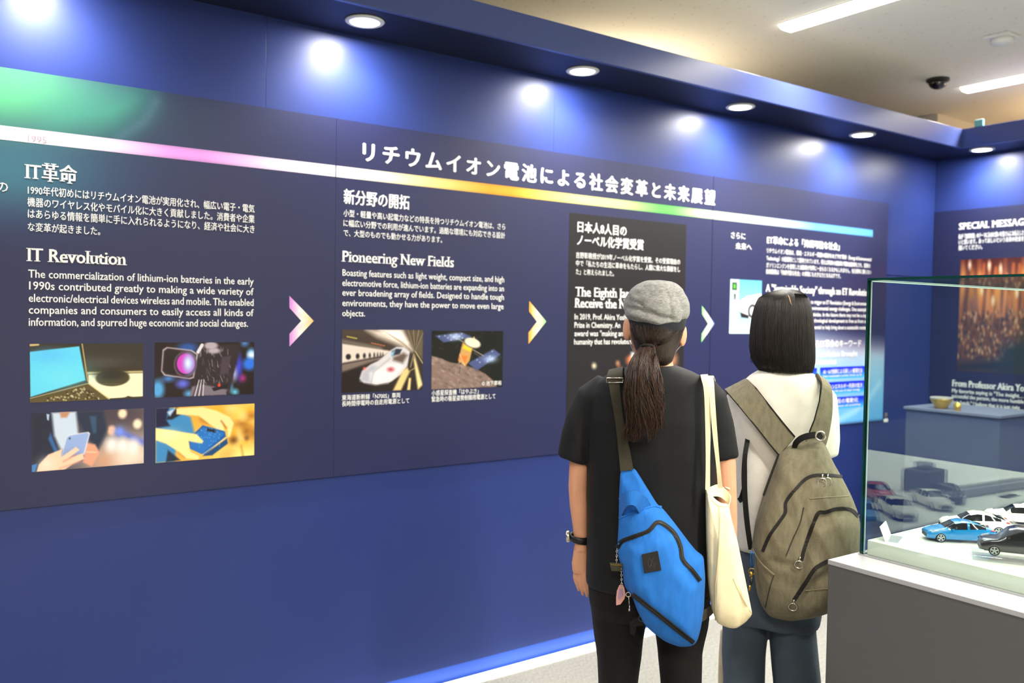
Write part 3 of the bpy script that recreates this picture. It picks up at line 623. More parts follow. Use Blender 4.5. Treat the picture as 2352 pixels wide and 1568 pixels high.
def pic_wallet():
    p = Pic(190, 104, (214, 150, 50), 1.85); p.grad((226, 150, 40), (240, 190, 90), 30)
    r = random.Random(9)
    for k in range(34): p.ell(r.uniform(0.45, 1), r.uniform(0, 1), r.uniform(0.03, 0.07), r.uniform(0.05, 0.12), r.choice([(255, 206, 96), (250, 176, 46), (150, 90, 20), (255, 220, 140), (236, 160, 40)]), 0.07, 0.8)
    p.glow(0.9, 1.0, 0.25, 0.16, (250, 230, 140), 0.9); p.glow(0.78, 0.68, 0.05, 0.08, (90, 50, 16), 0.8); p.glow(0.92, 0.66, 0.03, 0.06, (110, 70, 30), 0.8); p.line([(0.86, 0.80), (0.88, 1.0)], 0.015, (150, 120, 60), 0.7, 0.03)
    p.poly([(0, 0), (0.16, 0), (0.34, 0.2), (0.38, 0.5), (0.2, 0.75), (0.18, 1.0), (0, 1.0)], (60, 134, 190), 0.03); p.poly([(0, 0), (0.13, 0), (0.10, 0.22), (0.14, 0.34), (0, 0.36)], (24, 24, 60), 0.02); p.poly([(0.09, 0.22), (0.2, 0.0), (0.28, 0.10), (0.16, 0.22)], (20, 26, 40), 0.02); p.poly([(0.11, 0.08), (0.19, 0.02), (0.14, 0.16)], (190, 206, 230), 0.02)
    p.poly([(0.12, 0.78), (0.24, 0.98), (0.1, 1.0)], (30, 40, 60), 0.02)
    p.poly([(0.20, 0.02), (0.46, 0.02), (0.60, 0.10), (0.74, 0.24), (0.78, 0.36), (0.745, 0.60), (0.72, 0.62), (0.715, 0.42), (0.66, 0.30), (0.69, 0.52), (0.66, 0.55), (0.60, 0.45), (0.50, 0.30), (0.42, 0.18), (0.20, 0.13)], (255, 222, 150), 0.015)
    p.line([(0.65, 0.30), (0.70, 0.44)], 0.010, (130, 80, 50), 0.8, 0.02)
    p.poly([(0.46, 0.36), (0.69, 0.50), (0.70, 0.60), (0.48, 0.92), (0.33, 0.78), (0.32, 0.60)], (30, 90, 160), 0.012); p.poly([(0.47, 0.40), (0.68, 0.53), (0.67, 0.57), (0.45, 0.90), (0.34, 0.77), (0.34, 0.62)], (36, 110, 190), 0.012)
    p.poly([(0.51, 0.42), (0.60, 0.47), (0.59, 0.52), (0.50, 0.47)], (24, 30, 44), 0.01); p.poly([(0.46, 0.94), (0.71, 0.64), (0.72, 0.74), (0.56, 0.94)], (26, 70, 120), 0.012); p.line([(0.46, 0.91), (0.70, 0.62)], 0.005, (220, 226, 220), 0.9)
    for k in range(40): p.ell(r.uniform(0.40, 0.64), r.uniform(0.42, 0.78), 0.004, 0.010, (110, 190, 240), 0.01, 0.7)
    p.poly([(0.0, 0.36), (0.16, 0.42), (0.30, 0.48), (0.40, 0.52), (0.47, 0.66), (0.455, 0.70), (0.40, 0.68), (0.32, 0.64), (0.34, 0.84), (0.43, 0.94), (0.42, 1.0), (0.30, 0.96), (0.22, 0.82), (0.10, 0.66), (0.0, 0.58)], (255, 226, 150), 0.015); p.line([(0.22, 0.84), (0.28, 0.94)], 0.012, (206, 130, 60), 0.7, 0.02); p.glow(0.12, 0.5, 0.1, 0.1, (255, 240, 190), 0.7)
    return p
def pic_train():
    p = Pic(170, 124, (70, 60, 54), 1.35); p.grad((70, 58, 50), (40, 32, 28), 90)
    p.poly([(0.28, 0), (0.74, 0), (0.88, 0.34), (0.86, 0.36), (0.62, 0.22), (0.42, 0.12)], (214, 200, 186), 0.05); p.poly([(0.45, 0), (0.70, 0), (0.80, 0.22), (0.62, 0.14)], (250, 246, 236), 0.05)
    for k in range(9): p.line([(0.50+k*0.028, 0.02+k*0.02), (0.86, 0.35)], 0.003, (150, 130, 110), 0.5)
    p.poly([(0.78, 0), (1, 0), (1, 0.5), (0.90, 0.36)], (96, 84, 66), 0.03)
    for k in range(10): p.line([(0.80+k*0.024, 0.0), (0.895, 0.36)], 0.004, (180, 160, 120) if k % 3 == 0 else (50, 44, 36), 0.7)
    p.line([(0.0, 0.18), (0.46, 0.30)], 0.02, (176, 166, 150), 0.5, 0.03); p.line([(0.06, 0.11), (0.17, 0.14)], 0.008, (220, 200, 90), 0.9, 0.01)
    for k in range(5): p.line([(0.35+k*0.035, 0.215+k*0.01), (0.37+k*0.035, 0.22+k*0.01)], 0.01, (190, 110, 70), 0.7)
    p.poly([(0, 0.22), (0.28, 0.28), (0.56, 0.34), (0.58, 0.36), (0.50, 0.42), (0.0, 0.53)], (216, 202, 190), 0.015); p.poly([(0, 0.53), (0.50, 0.42), (0.45, 0.5), (0, 0.68)], (120, 104, 96), 0.02); p.line([(0, 0.55), (0.48, 0.44)], 0.006, (40, 34, 40), 0.9)
    for k, (x, w) in enumerate(((0.075, 0.03), (0.185, 0.022), (0.265, 0.017), (0.33, 0.013), (0.385, 0.010), (0.425, 0.008), (0.46, 0.007), (0.49, 0.006))): p.ell(x, 0.435-x*0.06, w, 0.045-k*0.003, (34, 32, 34), 0.012)
    p.poly([(0, 0.68), (0.42, 0.50), (0.3, 0.8), (0.4, 1.0), (0, 1.0)], (34, 27, 24), 0.03)
    p.poly([(0.58, 0.34), (0.66, 0.28), (0.76, 0.29), (0.83, 0.36), (0.80, 0.60), (0.72, 0.74), (0.56, 0.88), (0.40, 0.90), (0.26, 0.86), (0.21, 0.78), (0.24, 0.66), (0.34, 0.56), (0.44, 0.50)], (206, 202, 204), 0.012)
    p.poly([(0.24, 0.68), (0.36, 0.57), (0.42, 0.6), (0.34, 0.86), (0.22, 0.82)], (176, 176, 186), 0.03); p.poly([(0.34, 0.7), (0.55, 0.56), (0.70, 0.56), (0.74, 0.62), (0.6, 0.82), (0.42, 0.88), (0.34, 0.82)], (226, 224, 226), 0.04); p.line([(0.35, 0.86), (0.38, 0.68), (0.58, 0.47)], 0.006, (150, 150, 160), 0.8, 0.02)
    p.poly([(0.60, 0.35), (0.66, 0.31), (0.73, 0.32), (0.70, 0.40), (0.60, 0.43)], (40, 46, 60), 0.012); p.poly([(0.59, 0.37), (0.64, 0.34), (0.62, 0.42), (0.59, 0.43)], (150, 190, 220), 0.02); p.poly([(0.62, 0.45), (0.75, 0.38), (0.80, 0.42), (0.74, 0.55), (0.62, 0.5)], (96, 78, 70), 0.03)
    p.ell(0.27, 0.625, 0.016, 0.02, (250, 120, 120), 0.02); p.ell(0.59, 0.65, 0.035, 0.03, (180, 50, 60), 0.03)
    p.line([(0.24, 0.85), (0.42, 0.895), (0.6, 0.86)], 0.006, (50, 50, 56), 0.7)
    p.poly([(0.62, 1.0), (0.74, 0.68), (0.80, 0.62), (0.83, 0.70), (0.72, 1.0)], (226, 196, 130), 0.02); p.poly([(0.89, 0.42), (1.0, 0.92), (0.94, 1.0), (0.88, 0.5)], (232, 210, 150), 0.02); p.poly([(0.80, 1.0), (0.82, 0.80), (0.85, 0.80), (0.84, 1.0)], (226, 200, 130), 0.012)
    p.line([(0.78, 0.72), (0.92, 0.62)], 0.006, (190, 180, 130), 0.8); p.line([(0.84, 0.62), (0.88, 0.40)], 0.006, (190, 180, 140), 0.8); p.line([(0.90, 0.36), (1.0, 0.56)], 0.008, (210, 200, 130), 0.7); p.grain(2, 4); return p
def pic_probe():
    p = Pic(160, 124, (24, 24, 18), 1.28); r = random.Random(12)
    for k in range(26): p.ell(r.random(), r.random()*0.7, 0.003, 0.007, (150, 150, 140), 0.008, 0.6)
    G = [(0, 0.42), (0.1, 0.46), (0.25, 0.54), (0.42, 0.58), (0.6, 0.66), (0.75, 0.76), (0.86, 0.88), (0.92, 1.0), (0, 1.0)]
    p.poly(G, (128, 106, 96), 0.012); inside = np.zeros_like(p.X)
    tmp = p.C.copy(); rs = np.random.RandomState(4)
    msk = Pic(160, 124, (0, 0, 0), 1.28); msk.poly(G, (1, 1, 1), 0.01); m = msk.C[..., 0]
    for k in range(170):
        x, y = r.random(), r.uniform(0.42, 1.0); g = r.choice([60, 84, 150, 176, 196]); i, j = min(123, int(y*123)), min(159, int(x*159))
        if m[i, j] > 0.5: p.ell(x, y, r.uniform(0.008, 0.03), r.uniform(0.006, 0.018), (g, g*0.87, g*0.8), 0.015, 0.5, 30)
    for (pts, gl) in (([(0.04, 0.08), (0.42, 0.03), (0.56, 0.11), (0.16, 0.20)], (0.32, 0.10)), ([(0.50, 0.56), (0.86, 0.32), (0.97, 0.42), (0.62, 0.70)], (0.82, 0.50))):
        p.poly(pts, (70, 80, 124), 0.012); p.glow(gl[0], gl[1], 0.09, 0.06, (190, 214, 250), 0.8)
        a_, b_, c_, d_ = [np.array(q) for q in pts]
        for i in range(5):
            for j in range(3):
                q = (a_*(1-(i+.5)/5)+b_*(i+.5)/5)*(1-(j+.5)/3)+(d_*(1-(i+.5)/5)+c_*(i+.5)/5)*(j+.5)/3
                if r.random() < 0.6: p.ell(q[0], q[1], 0.008, 0.01, (216, 222, 236), 0.01, 0.8)
    p.poly([(0.42, 0.20), (0.56, 0.30), (0.52, 0.52), (0.46, 0.62), (0.36, 0.52)], (196, 150, 84), 0.012); p.poly([(0.44, 0.24), (0.55, 0.31), (0.53, 0.36), (0.42, 0.30)], (236, 200, 40), 0.012)
    p.poly([(0.38, 0.42), (0.50, 0.44), (0.46, 0.56), (0.37, 0.50)], (214, 120, 50), 0.02); p.line([(0.38, 0.40), (0.45, 0.60)], 0.006, (220, 210, 200), 0.7); p.line([(0.40, 0.5), (0.37, 0.56)], 0.008, (200, 170, 130), 0.8)
    p.line([(0.34, 0.13), (0.50, 0.24)], 0.006, (170, 170, 160), 0.9); p.line([(0.55, 0.32), (0.72, 0.44)], 0.007, (160, 150, 130), 0.9); p.line([(0.58, 0.38), (0.70, 0.48)], 0.005, (110, 100, 90), 0.9); p.line([(0.39, 0.62), (0.38, 0.74)], 0.005, (50, 44, 40), 0.9)
    p.ell(0.555, 0.215, 0.118, 0.085, (120, 112, 96), 0.01, 1, 18); p.ell(0.56, 0.205, 0.112, 0.075, (238, 226, 196), 0.012, 1, 18); p.line([(0.57, 0.20), (0.58, 0.11)], 0.010, (220, 200, 150), 0.9); p.ell(0.575, 0.16, 0.022, 0.03, (230, 216, 180), 0.02)
    return p
picture(s1, ((67, 788.6), (328, 789), (328.5, 915), (69.5, 923)), pic_laptop())
picture(s1, ((354.5, 786), (583, 786), (583, 906), (356, 911)), pic_camera())
picture(s1, ((71, 948), (329, 938), (331, 1064), (74, 1083)), pic_phone())
picture(s1, ((356, 937), (583.7, 926.5), (584, 1045.7), (358, 1062)), pic_wallet())
picture(s2, ((785, 757), (971, 757), (971, 896), (785, 900)), pic_train())
picture(s2, ((991, 759.7), (1155.6, 759.7), (1153.7, 888), (990.5, 894.4)), pic_probe())
block('caption', s2, [('© 池下章裕', (1106, 885.5), (1151, 884), 10)], off=0.0022, cjk=True, bold=0.01)
p = Pic(90, 124, (150, 206, 226), 0.62); p.grad((92, 164, 200), (176, 220, 234), 90)
p.poly([(0, 0), (0.28, 0), (0.28, 1), (0, 1)], (186, 204, 214), 0.01); p.poly([(0.06, 0.06), (0.21, 0.06), (0.21, 0.20), (0.06, 0.20)], (34, 60, 40), 0.01); p.poly([(0.10, 0.09), (0.17, 0.09), (0.17, 0.17), (0.10, 0.17)], (90, 180, 60), 0.01); p.poly([(0.12, 0.27), (0.18, 0.27), (0.17, 0.37), (0.13, 0.37)], (40, 44, 50), 0.01)
p.poly([(0.30, 0.40), (0.55, 0.30), (0.80, 0.27), (0.98, 0.24), (1, 0.27), (1, 0.72), (0.55, 0.72), (0.34, 0.64)], (236, 240, 238), 0.012); p.ell(0.72, 0.58, 0.15, 0.13, (30, 30, 36)); p.ell(0.72, 0.58, 0.10, 0.09, (190, 196, 200)); p.poly([(0.32, 0.60), (0.60, 0.66), (0.6, 0.72), (0.36, 0.70)], (40, 36, 42), 0.01)
p.line([(0.15, 0.36), (0.10, 0.6), (0.2, 0.85), (0.36, 0.95), (0.6, 0.9)], 0.006, (110, 124, 130)); p.poly([(0, 0.86), (1, 0.84), (1, 1), (0, 1)], (224, 242, 248), 0.03, 0.7)
picture(s3, ((1677.5, 640), (1749.6, 644.6), (1747, 765), (1674, 766.8)), p)
# ---------------------------------------------------------------- message sign on the right wall
RX = XR-0.008; PR_ = ('X', RX)
zt = (onX(2149, 486, RX)[2]+onX(2352, 470, RX)[2])/2
ms = thing('message_sign', 'dark navy SPECIAL MESSAGE sign on the right wall behind the glass case', 'sign', (RX, -1.0, 0.9))
bx('board', (RX, -2.9, 0.93), (XR, -0.004, zt), M_edge, ms)
p = Pic(60, 40, (26, 30, 66), 2.2); p.mesh('graphic_sheet', lambda x, y: (RX-0.0004, -0.004-2.896*x, zt-(zt-0.93)*y), M_board, ms)
block('heading', ms, [('SPECIAL MESSAGE', (2203, 527), (2352, 517), 15, dict(prefix='SPECIAL MESSAG'))], plane=PR_, **EH)
block('paragraph', ms, [('私が「吉野彰賞」のテーマに込めた思いを皆さんにお伝えした', (2202, 548), (2352, 541), 11), ('いと思います。あってほしいという未来の社会を', (2202, 561), (2352, 554), 11), ('描いてください。', (2202, 575), (2256, 572), 11)], plane=PR_, cjk=True, bold=0.02)
block('heading', ms, [('From Professor Akira Yo', (2188, 887), (2352, 898), 15)], plane=PR_, **EH)
block('paragraph', ms, [('My favorite saying is "The insight…', (2187, 902), (2352, 912), 8.5), ('successful the person, the more humble', (2186, 914), (2352, 925), 8.5), ('their heads." I believe that it is just right…', (2185, 928), (2352, 940), 8.5)], plane=PR_, bold=0.02)
p = Pic(150, 150, (120, 80, 50), 1.15); p.grad((70, 24, 18), (96, 60, 48), 90, 0, 0.25); r = random.Random(21)
for k in range(60): p.ell(r.random(), r.uniform(0.14, 0.5), r.uniform(0.012, 0.03), r.uniform(0.05, 0.12), r.choice([(214, 130, 70), (236, 160, 60), (150, 100, 80), (190, 120, 90), (90, 60, 60)]), 0.03, 0.7)
for k in range(10): p.line([(0.30+k*0.07, 0.05+r.random()*0.1), (0.27+k*0.07, 0.5)], 0.014, r.choice([(240, 150, 96), (226, 120, 60)]), 0.7, 0.02)
for k in range(420): y = r.uniform(0.45, 0.9); p.ell(r.random(), y, 0.010, 0.014, r.choice([(60, 44, 40), (180, 130, 90), (30, 34, 40), (210, 170, 130), (120, 80, 60), (40, 50, 60)]), 0.012, 0.8)
for (x, y) in ((0.12, 0.05), (0.36, 0.06), (0.5, 0.09), (0.7, 0.3), (0.95, 0.33), (0.42, 0.37), (0.28, 0.28)): p.ell(x, y, 0.014, 0.03, (250, 230, 200), 0.02)
p.poly([(0, 0.93), (0.5, 0.88), (1, 0.94), (1, 1), (0, 1)], (28, 36, 50), 0.05); p.poly([(0.55, 0.78), (0.8, 0.7), (1, 0.72), (1, 1), (0.5, 1)], (34, 44, 50), 0.06)
p.mesh('picture', wrect(PR_, (2205, 597), (2395, 588), (2395, 868), (2200, 846), 0.001), M_print, ms)
# ---------------------------------------------------------------- glass show case
def thinglass(name, tint=(0.93, 0.97, 0.95), ior=1.5):
    m = bpy.data.materials.new(name); m.use_nodes = True; nt = m.node_tree; N = nt.nodes; L = nt.links; N.remove(N['Principled BSDF'])
    t = N.new('ShaderNodeBsdfTransparent'); t.inputs[0].default_value = (*tint, 1); g = N.new('ShaderNodeBsdfGlossy'); g.inputs['Roughness'].default_value = 0.0
    f = N.new('ShaderNodeFresnel'); f.inputs[0].default_value = ior; mx = N.new('ShaderNodeMixShader')
    geo = N.new('ShaderNodeNewGeometry'); ad = N.new('ShaderNodeMix'); ad.data_type = 'FLOAT'
    # same reflectance seen from either side of the sheet
    ad.inputs[2].default_value = ior; ad.inputs[3].default_value = 1.0/ior
    L.new(geo.outputs['Backfacing'], ad.inputs[0]); L.new(ad.outputs[0], f.inputs[0])
    L.new(f.outputs[0], mx.inputs[0]); L.new(t.outputs[0], mx.inputs[1]); L.new(g.outputs[0], mx.inputs[2]); L.new(mx.outputs[0], N['Material Output'].inputs[0]); return m
M_glass = thinglass('clear_glass'); M_gedge = mat('glass_edge', (10, 54, 48), 0.15, spec=0.8); M_gbev = mat('polished_glass_bevel', (170, 190, 186), 0.1, spec=0.8)
M_acr = thinglass('clear_acrylic', (0.94, 0.95, 0.97), 1.49)
M_plinth = mat('grey_laminate', (80, 80, 82), 0.55, bump=0.03, bscale=700); M_ledge = mat('pale_grey_laminate', (158, 158, 162), 0.4); M_platform = mat('white_acrylic_platform', (232, 233, 224), 0.35)
GX, GY, GT = 2.035, -1.705, 1.608
PX0, PX1, PY0, PY1 = 1.922, 3.62, -3.35, -1.690
ca = thing('display_case', 'glass topped show case on a dark grey plinth at the right edge', 'display case', (2.7, -2.5, 0))
bx('plinth', (PX0, PY0, 0.0), (PX1, PY1, 0.888), M_plinth, ca, bevel=0.002)
q = MB(); q.box((PX0-0.001, PY0, 0.888), (PX1, PY1+0.001, 0.900)); q.build('plinth_top', M_ledge, ca, bevel=0.001)
q = MB(); q.box((GX-0.006, PY0+0.1, 0.9), (GX-0.003, GY, 0.903)); q.build('glass_channel', M_ledge, ca)
bx('platform', (2.052, PY0+0.14, 0.900), (PX1-0.13, GY-0.010, 0.9375), M_platform, ca, bevel=0.001)
def pane(a, b, thin, label=None):
    q = MB(); x0, y0, z0 = a; x1, y1, z1 = b
    V = [(x, y, z) for z in (z0, z1) for y in (y0, y1) for x in (x0, x1)]
    FF = [(0, 2, 3, 1), (4, 5, 7, 6), (0, 1, 5, 4), (2, 6, 7, 3), (0, 4, 6, 2), (1, 3, 7, 5)]; ax = [2, 2, 1, 1, 0, 0]
    for f, k in zip(FF, ax): q.F.append(f); q.I.append(0 if k == thin else 1)
    q.V = V; return q.build('glass_pane', [M_glass, M_gedge], ca)
gx1, gy0 = PX1-0.10, PY0+0.10
pane((GX, gy0, 0.9), (GX+0.006, GY, GT), 0); pane((GX+0.0062, GY-0.006, 0.9), (gx1, GY, GT), 1)
pane((gx1-0.006, gy0, 0.9), (gx1, GY-0.0062, GT), 0); pane((GX+0.0062, gy0, 0.9), (gx1-0.0062, gy0+0.006, GT), 1)
pane((GX, gy0, GT), (gx1, GY, GT+0.006), 2)
q = MB(); q.box((GX-0.0006, GY-0.0012, 0.9), (GX, GY+0.0006, GT)); q.build('polished_corner', M_gedge, ca)
q = MB(); q.box((GX+0.0062, GY-0.0085, 0.902), (GX+0.009, GY-0.0062, GT-0.001)); q.build('silicone_joint', M_gbev, ca)
q = MB(); q.box((GX+0.0062, GY-0.0085, GT-0.003), (gx1-0.01, GY-0.0062, GT-0.0005)); q.build('silicone_joint', M_gbev, ca)
# ---- model cars
def mpaint(n, c): return mat(n, c, 0.25, coat=0.8, spec=0.6)
M_cblue = mpaint('blue_car_paint', (18, 128, 196)); M_cwhite = mpaint('pearl_white_car_paint', (228, 226, 214)); M_cnavy = mpaint('dark_navy_car_paint', (12, 13, 28)); M_cred = mpaint('red_car_paint', (176, 26, 30)); M_csilver = mpaint('silver_car_paint', (150, 154, 160))
M_cwin = mat('dark_car_glass', (14, 16, 20), 0.08, spec=0.8); M_tyre = mat('tyre_rubber', (26, 26, 27), 0.7); M_rim = mat('alloy_rim', (176, 178, 182), 0.3, metal=0.8); M_head = mat('headlight_glass', (214, 222, 230), 0.1, spec=0.9); M_tail = mat('tail_light', (170, 26, 24), 0.2); M_dark = mat('black_plastic', (20, 20, 22), 0.5)
def interp(tab, x):
    for (a, b), (c, d) in zip(tab[:-1], tab[1:]):
        if x <= c: k = (x-a)/(c-a); k = max(0, min(1, k)); return b+(d-b)*k
    return tab[-1][1]
def car(label, paint, pos, front, L=0.165, kind='hatch', group='model cars in the show case'):
    """pos = centre on the platform, front = unit vector the car faces"""
    t = thing('model_car', label, 'model car', pos, group)
    if kind == 'suv':
        roof = [(0, .44), (.04, .50), (.24, .57), (.36, .88), (.46, .97), (.80, .96), (.92, .86), (1, .55)]; H = 0.42*L; belt = [(0, .42), (.25, .56), (.8, .62), (1, .56)]; gh = (.27, .94)
    elif kind == 'hatch':
        roof = [(0, .40), (.03, .48), (.12, .56), (.25, .64), (.40, .92), (.50, 1.0), (.62, .99), (.85, .80), (.97, .66), (1, .5)]; H = 0.325*L; belt = [(0, .40), (.25, .60), (.8, .70), (.97, .64), (1, .5)]; gh = (.26, .88)
    else:
        roof = [(0, .40), (.03, .48), (.28, .62), (.42, .95), (.55, 1.0), (.70, .92), (.84, .72), (.97, .68), (1, .5)]; H = 0.31*L; belt = [(0, .40), (.27, .60), (.84, .68), (1, .5)]; gh = (.30, .83)
    W = 0.385*L; fx, fy = front; n = math.hypot(fx, fy); fx, fy = fx/n, fy/n
    def T(x, y, z): # x: 0 front .. 1 rear ; y: side ; z height
        d = (0.5-x)*L; return (pos[0]+fx*d-fy*y, pos[1]+fy*d+fx*y, pos[2]+z)
    S = 30; rings = []; wf = [(0, .70), (.04, .88), (.14, .98), (.5, 1.0), (.86, .98), (.96, .88), (1, .72)]
    arches = ((.185, .095), (.80, .095))
    for i in range(S+1):
        x = i/S; w = interp(wf, x)*W/2; zb = interp(belt, x)*H; zt = max(interp(roof, x)*H, zb+0.004*H); gw = 0.78 if gh[0] < x < gh[1] else 0.86
        z0 = 0.16*H
        for ac, ar in arches:
            if abs(x-ac) < ar: z0 = max(z0, 0.02*H+math.sqrt(max(0, ar**2-(x-ac)**2))*L*0.92)
        z0 = min(z0, zb*0.93)
        h = [(w*0.93, z0), (w, z0+(zb-z0)*0.35), (w, z0+(zb-z0)*0.7), (w*0.965, zb), (w*(0.965*0.5+gw*0.5), zb+(zt-zb)*0.45), (w*gw, zb+(zt-zb)*0.86), (w*gw*0.8, zt*0.985+zb*0.015), (w*gw*0.35, zt), (0, zt)]
        rings.append([(x, -y, z) for (y, z) in h]+[(x, y, z) for (y, z) in h[-2::-1]])
    q = MB(); V = []; F = []; m = len(rings[0]); win = MB()
    for r in rings: V += [T(*p) for p in r]
    wf_ = []
    for i in range(S):
        xm = (i+.5)/S
        for j in range(m-1):
            f = (i*m+j, i*m+j+1, (i+1)*m+j+1, (i+1)*m+j); jj = min(j, m-2-j)
            side = jj in (3, 4) and gh[0]+.05 < xm < gh[1]-.05
            ends = jj in (3, 4, 5, 6, 7) and (gh[0] < xm < (gh[0]+.15 if kind != 'suv' else gh[0]+.11) or (gh[1]-.10 if kind == 'hatch' else gh[1]-.12) < xm < gh[1]+(.02)) and jj >= 5
            pillar = side and (abs(xm-(gh[0]+gh[1])/2-0.02) < 0.018)
            if (side and not pillar) or ends: wf_.append(f)
            else: F.append(f)
    F.append(tuple(range(m))[::-1]); F.append(tuple(S*m+k for k in range(m)))
    q.add(V, F); q.build('car_body', paint, t, True)
    me_w = MB(); me_w.add(V, wf_); o = me_w.build('car_windows', M_cwin, t, True)
    bmx = bmesh.new(); bmx.from_mesh(o.data); bmesh.ops.delete(bmx, geom=[v for v in bmx.verts if not v.link_faces], context='VERTS'); bmx.to_mesh(o.data); bmx.free()
    q = MB(); P = [T(x, s*W*0.42, z) for (x, s, z) in ((.06, -1, .14*H), (.94, -1, .14*H), (.94, 1, .14*H), (.06, 1, .14*H))]; q.prism(P, (0, 0, 0.12*H)); q.build('underbody', M_dark, t)
    R = 0.072*L
    for ac, ar in arches:
        for s in (-1, 1):
            w = MB(); c = T(ac, s*W*0.44, R); ax = Vector((-fy, fx, 0))*s
            u = Vector((fx, fy, 0)); z = Vector((0, 0, 1)); N = 20
            def ringp(r, d): return [tuple(Vector(c)+ax*d+u*(r*math.cos(2*math.pi*k/N))+z*(r*math.sin(2*math.pi*k/N))) for k in range(N)]
            rr = [(R*0.6, -W*0.10), (R, -W*0.09), (R, W*0.045), (R*0.9, W*0.062), (R*0.72, W*0.06), (R*0.70, W*0.035), (0.0, W*0.03)]
            V = []; [V.extend(ringp(a, b)) for a, b in rr]
            F = [(i*N+k, i*N+(k+1) % N, (i+1)*N+(k+1) % N, (i+1)*N+k) for i in range(len(rr)-1) for k in range(N)]
            w.add(V, F); wo = w.build('wheel', M_tyre, t, True)
            sp = MB()
            for k in range(5):
                a = 2*math.pi*k/5+0.3; d = u*math.cos(a)+z*math.sin(a); e = u*(-math.sin(a))+z*math.cos(a); b0 = Vector(c)+ax*(W*0.034)
                P = [b0+e*R*0.10, b0+d*R*0.70+e*R*0.17, b0+d*R*0.70-e*R*0.17, b0-e*R*0.10]; sp.prism([tuple(p) for p in P], ax*W*0.02)
            V = []; [V.extend(ringp(a, b)) for a, b in ((R*0.78, W*0.055), (R*0.76, W*0.068), (R*0.66, W*0.066), (R*0.64, W*0.045))]
            sp.add(V, [(i*N+k, i*N+(k+1) % N, (i+1)*N+(k+1) % N, (i+1)*N+k) for i in range(3) for k in range(N)]); sp.build('rim', M_rim, wo)
    for s in (-1, 1):
        w = MB(); P = [T(.012, s*W*.24, .40*H), T(.06, s*W*.445, .47*H), T(.15, s*W*.487, .54*H), T(.05, s*W*.30, .51*H)]; w.prism(P, (0, 0, 0.03*H)); w.build('headlight', M_head, t)
        w = MB(); P = [T(.985, s*W*.20, .56*H), T(.955, s*W*.445, .60*H), T(.90, s*W*.487, .64*H), T(.965, s*W*.30, .66*H)]; w.prism(P, (0, 0, 0.05*H)); w.build('tail_light', M_tail, t)
        w = MB(); P = [T(.33, s*W*.50, .60*H), T(.36, s*W*.50, .60*H), T(.37, s*W*.56, .63*H), T(.34, s*W*.57, .63*H)]; w.prism(P, (0, 0, 0.06*H)); w.build('side_mirror', paint, t)
    w = MB(); w.prism([T(-.003, -W*.30, .20*H), T(-.003, W*.30, .20*H), T(-.003, W*.22, .36*H), T(-.003, -W*.22, .36*H)], Vector((-fx, -fy, 0))*0.012*L); w.build('grille', M_dark, t)
    return t
ZP = 0.9375
car('bright blue model car, front car beside the white caption card', M_cblue, (2.252, -1.847, ZP), (-0.72, 0.69), 0.168, 'hatch')
car('white model car parked right behind the bright blue one', M_cwhite, (2.385, -1.822, ZP), (-0.62, 0.78), 0.172, 'hatch')
car('white model car farther back by the right edge', M_cwhite, (2.60, -1.835, ZP), (-0.55, 0.83), 0.168, 'sedan')
car('dark navy model car raised on a clear stand at the right edge', M_cnavy, (2.185, -2.025, ZP+0.013), (-0.52, 0.85), 0.170, 'suv')
car('red model car just entering at the right edge of the case', M_cred, (2.55, -1.985, ZP), (-0.60, 0.80), 0.168, 'hatch')
car('dark model car deeper in the show case, mirrored in the rear glass', M_cnavy, (2.74, -1.86, ZP), (-0.7, 0.7), 0.168, 'sedan')
st = thing('car_stand', 'clear acrylic stand carrying the dark navy model car', 'stand', (2.185, -2.025, ZP))
q = MB(); c, s_ = 0.85, 0.52
def rr_(x, y): return (2.185+(-0.52)*x-0.85*y, -2.025+0.85*x-0.52*y, ZP+0.0005)
q.prism([rr_(-.1, -.045), rr_(.1, -.045), rr_(.1, .045), rr_(-.1, .045)], (0, 0, 0.012)); q.build('stand_plate', M_acr, st, bevel=0.001)
M_card = mat('white_card', (240, 240, 234), 0.5); M_ctext = mat('grey_card_print', (150, 160, 176), 0.6)
def tent_card(label, a, b, lean, h, group='caption cards in the case'):
    t = thing('caption_card', label, 'card', (a[0], a[1], ZP), group); a = Vector((*a, ZP+0.0005)); b = Vector((*b, ZP+0.0005)); d = (b-a).normalized(); n = Vector((-d.y, d.x, 0))
    q = MB(); q.prism([a, b, b+n*lean+Vector((0, 0, h)), a+n*lean+Vector((0, 0, h))], n*0.0015); q.build('card_face', M_card, t)
    q = MB(); q.prism([a, b, b-n*h*0.8, a-n*h*0.8], Vector((0, 0, 0.0012))); q.build('card_foot', M_acr, t)
    return t
tent_card('white leaning caption card in the near corner of the case', (2.074, -1.752), (2.150, -1.722), 0.014, 0.036)
q = MB()
tt = thing('floor_print', 'small pale print lying flat on the white platform before the blue car', 'print', (2.17, -1.80, ZP)); q.prism([(2.150, -1.822, ZP+0.0003), (2.176, -1.798, ZP+0.0003), (2.188, -1.812, ZP+0.0003), (2.162, -1.836, ZP+0.0003)], (0, 0, 0.0005)); q.build('print_sheet', mat('pale_print', (206, 212, 214), 0.5), tt)
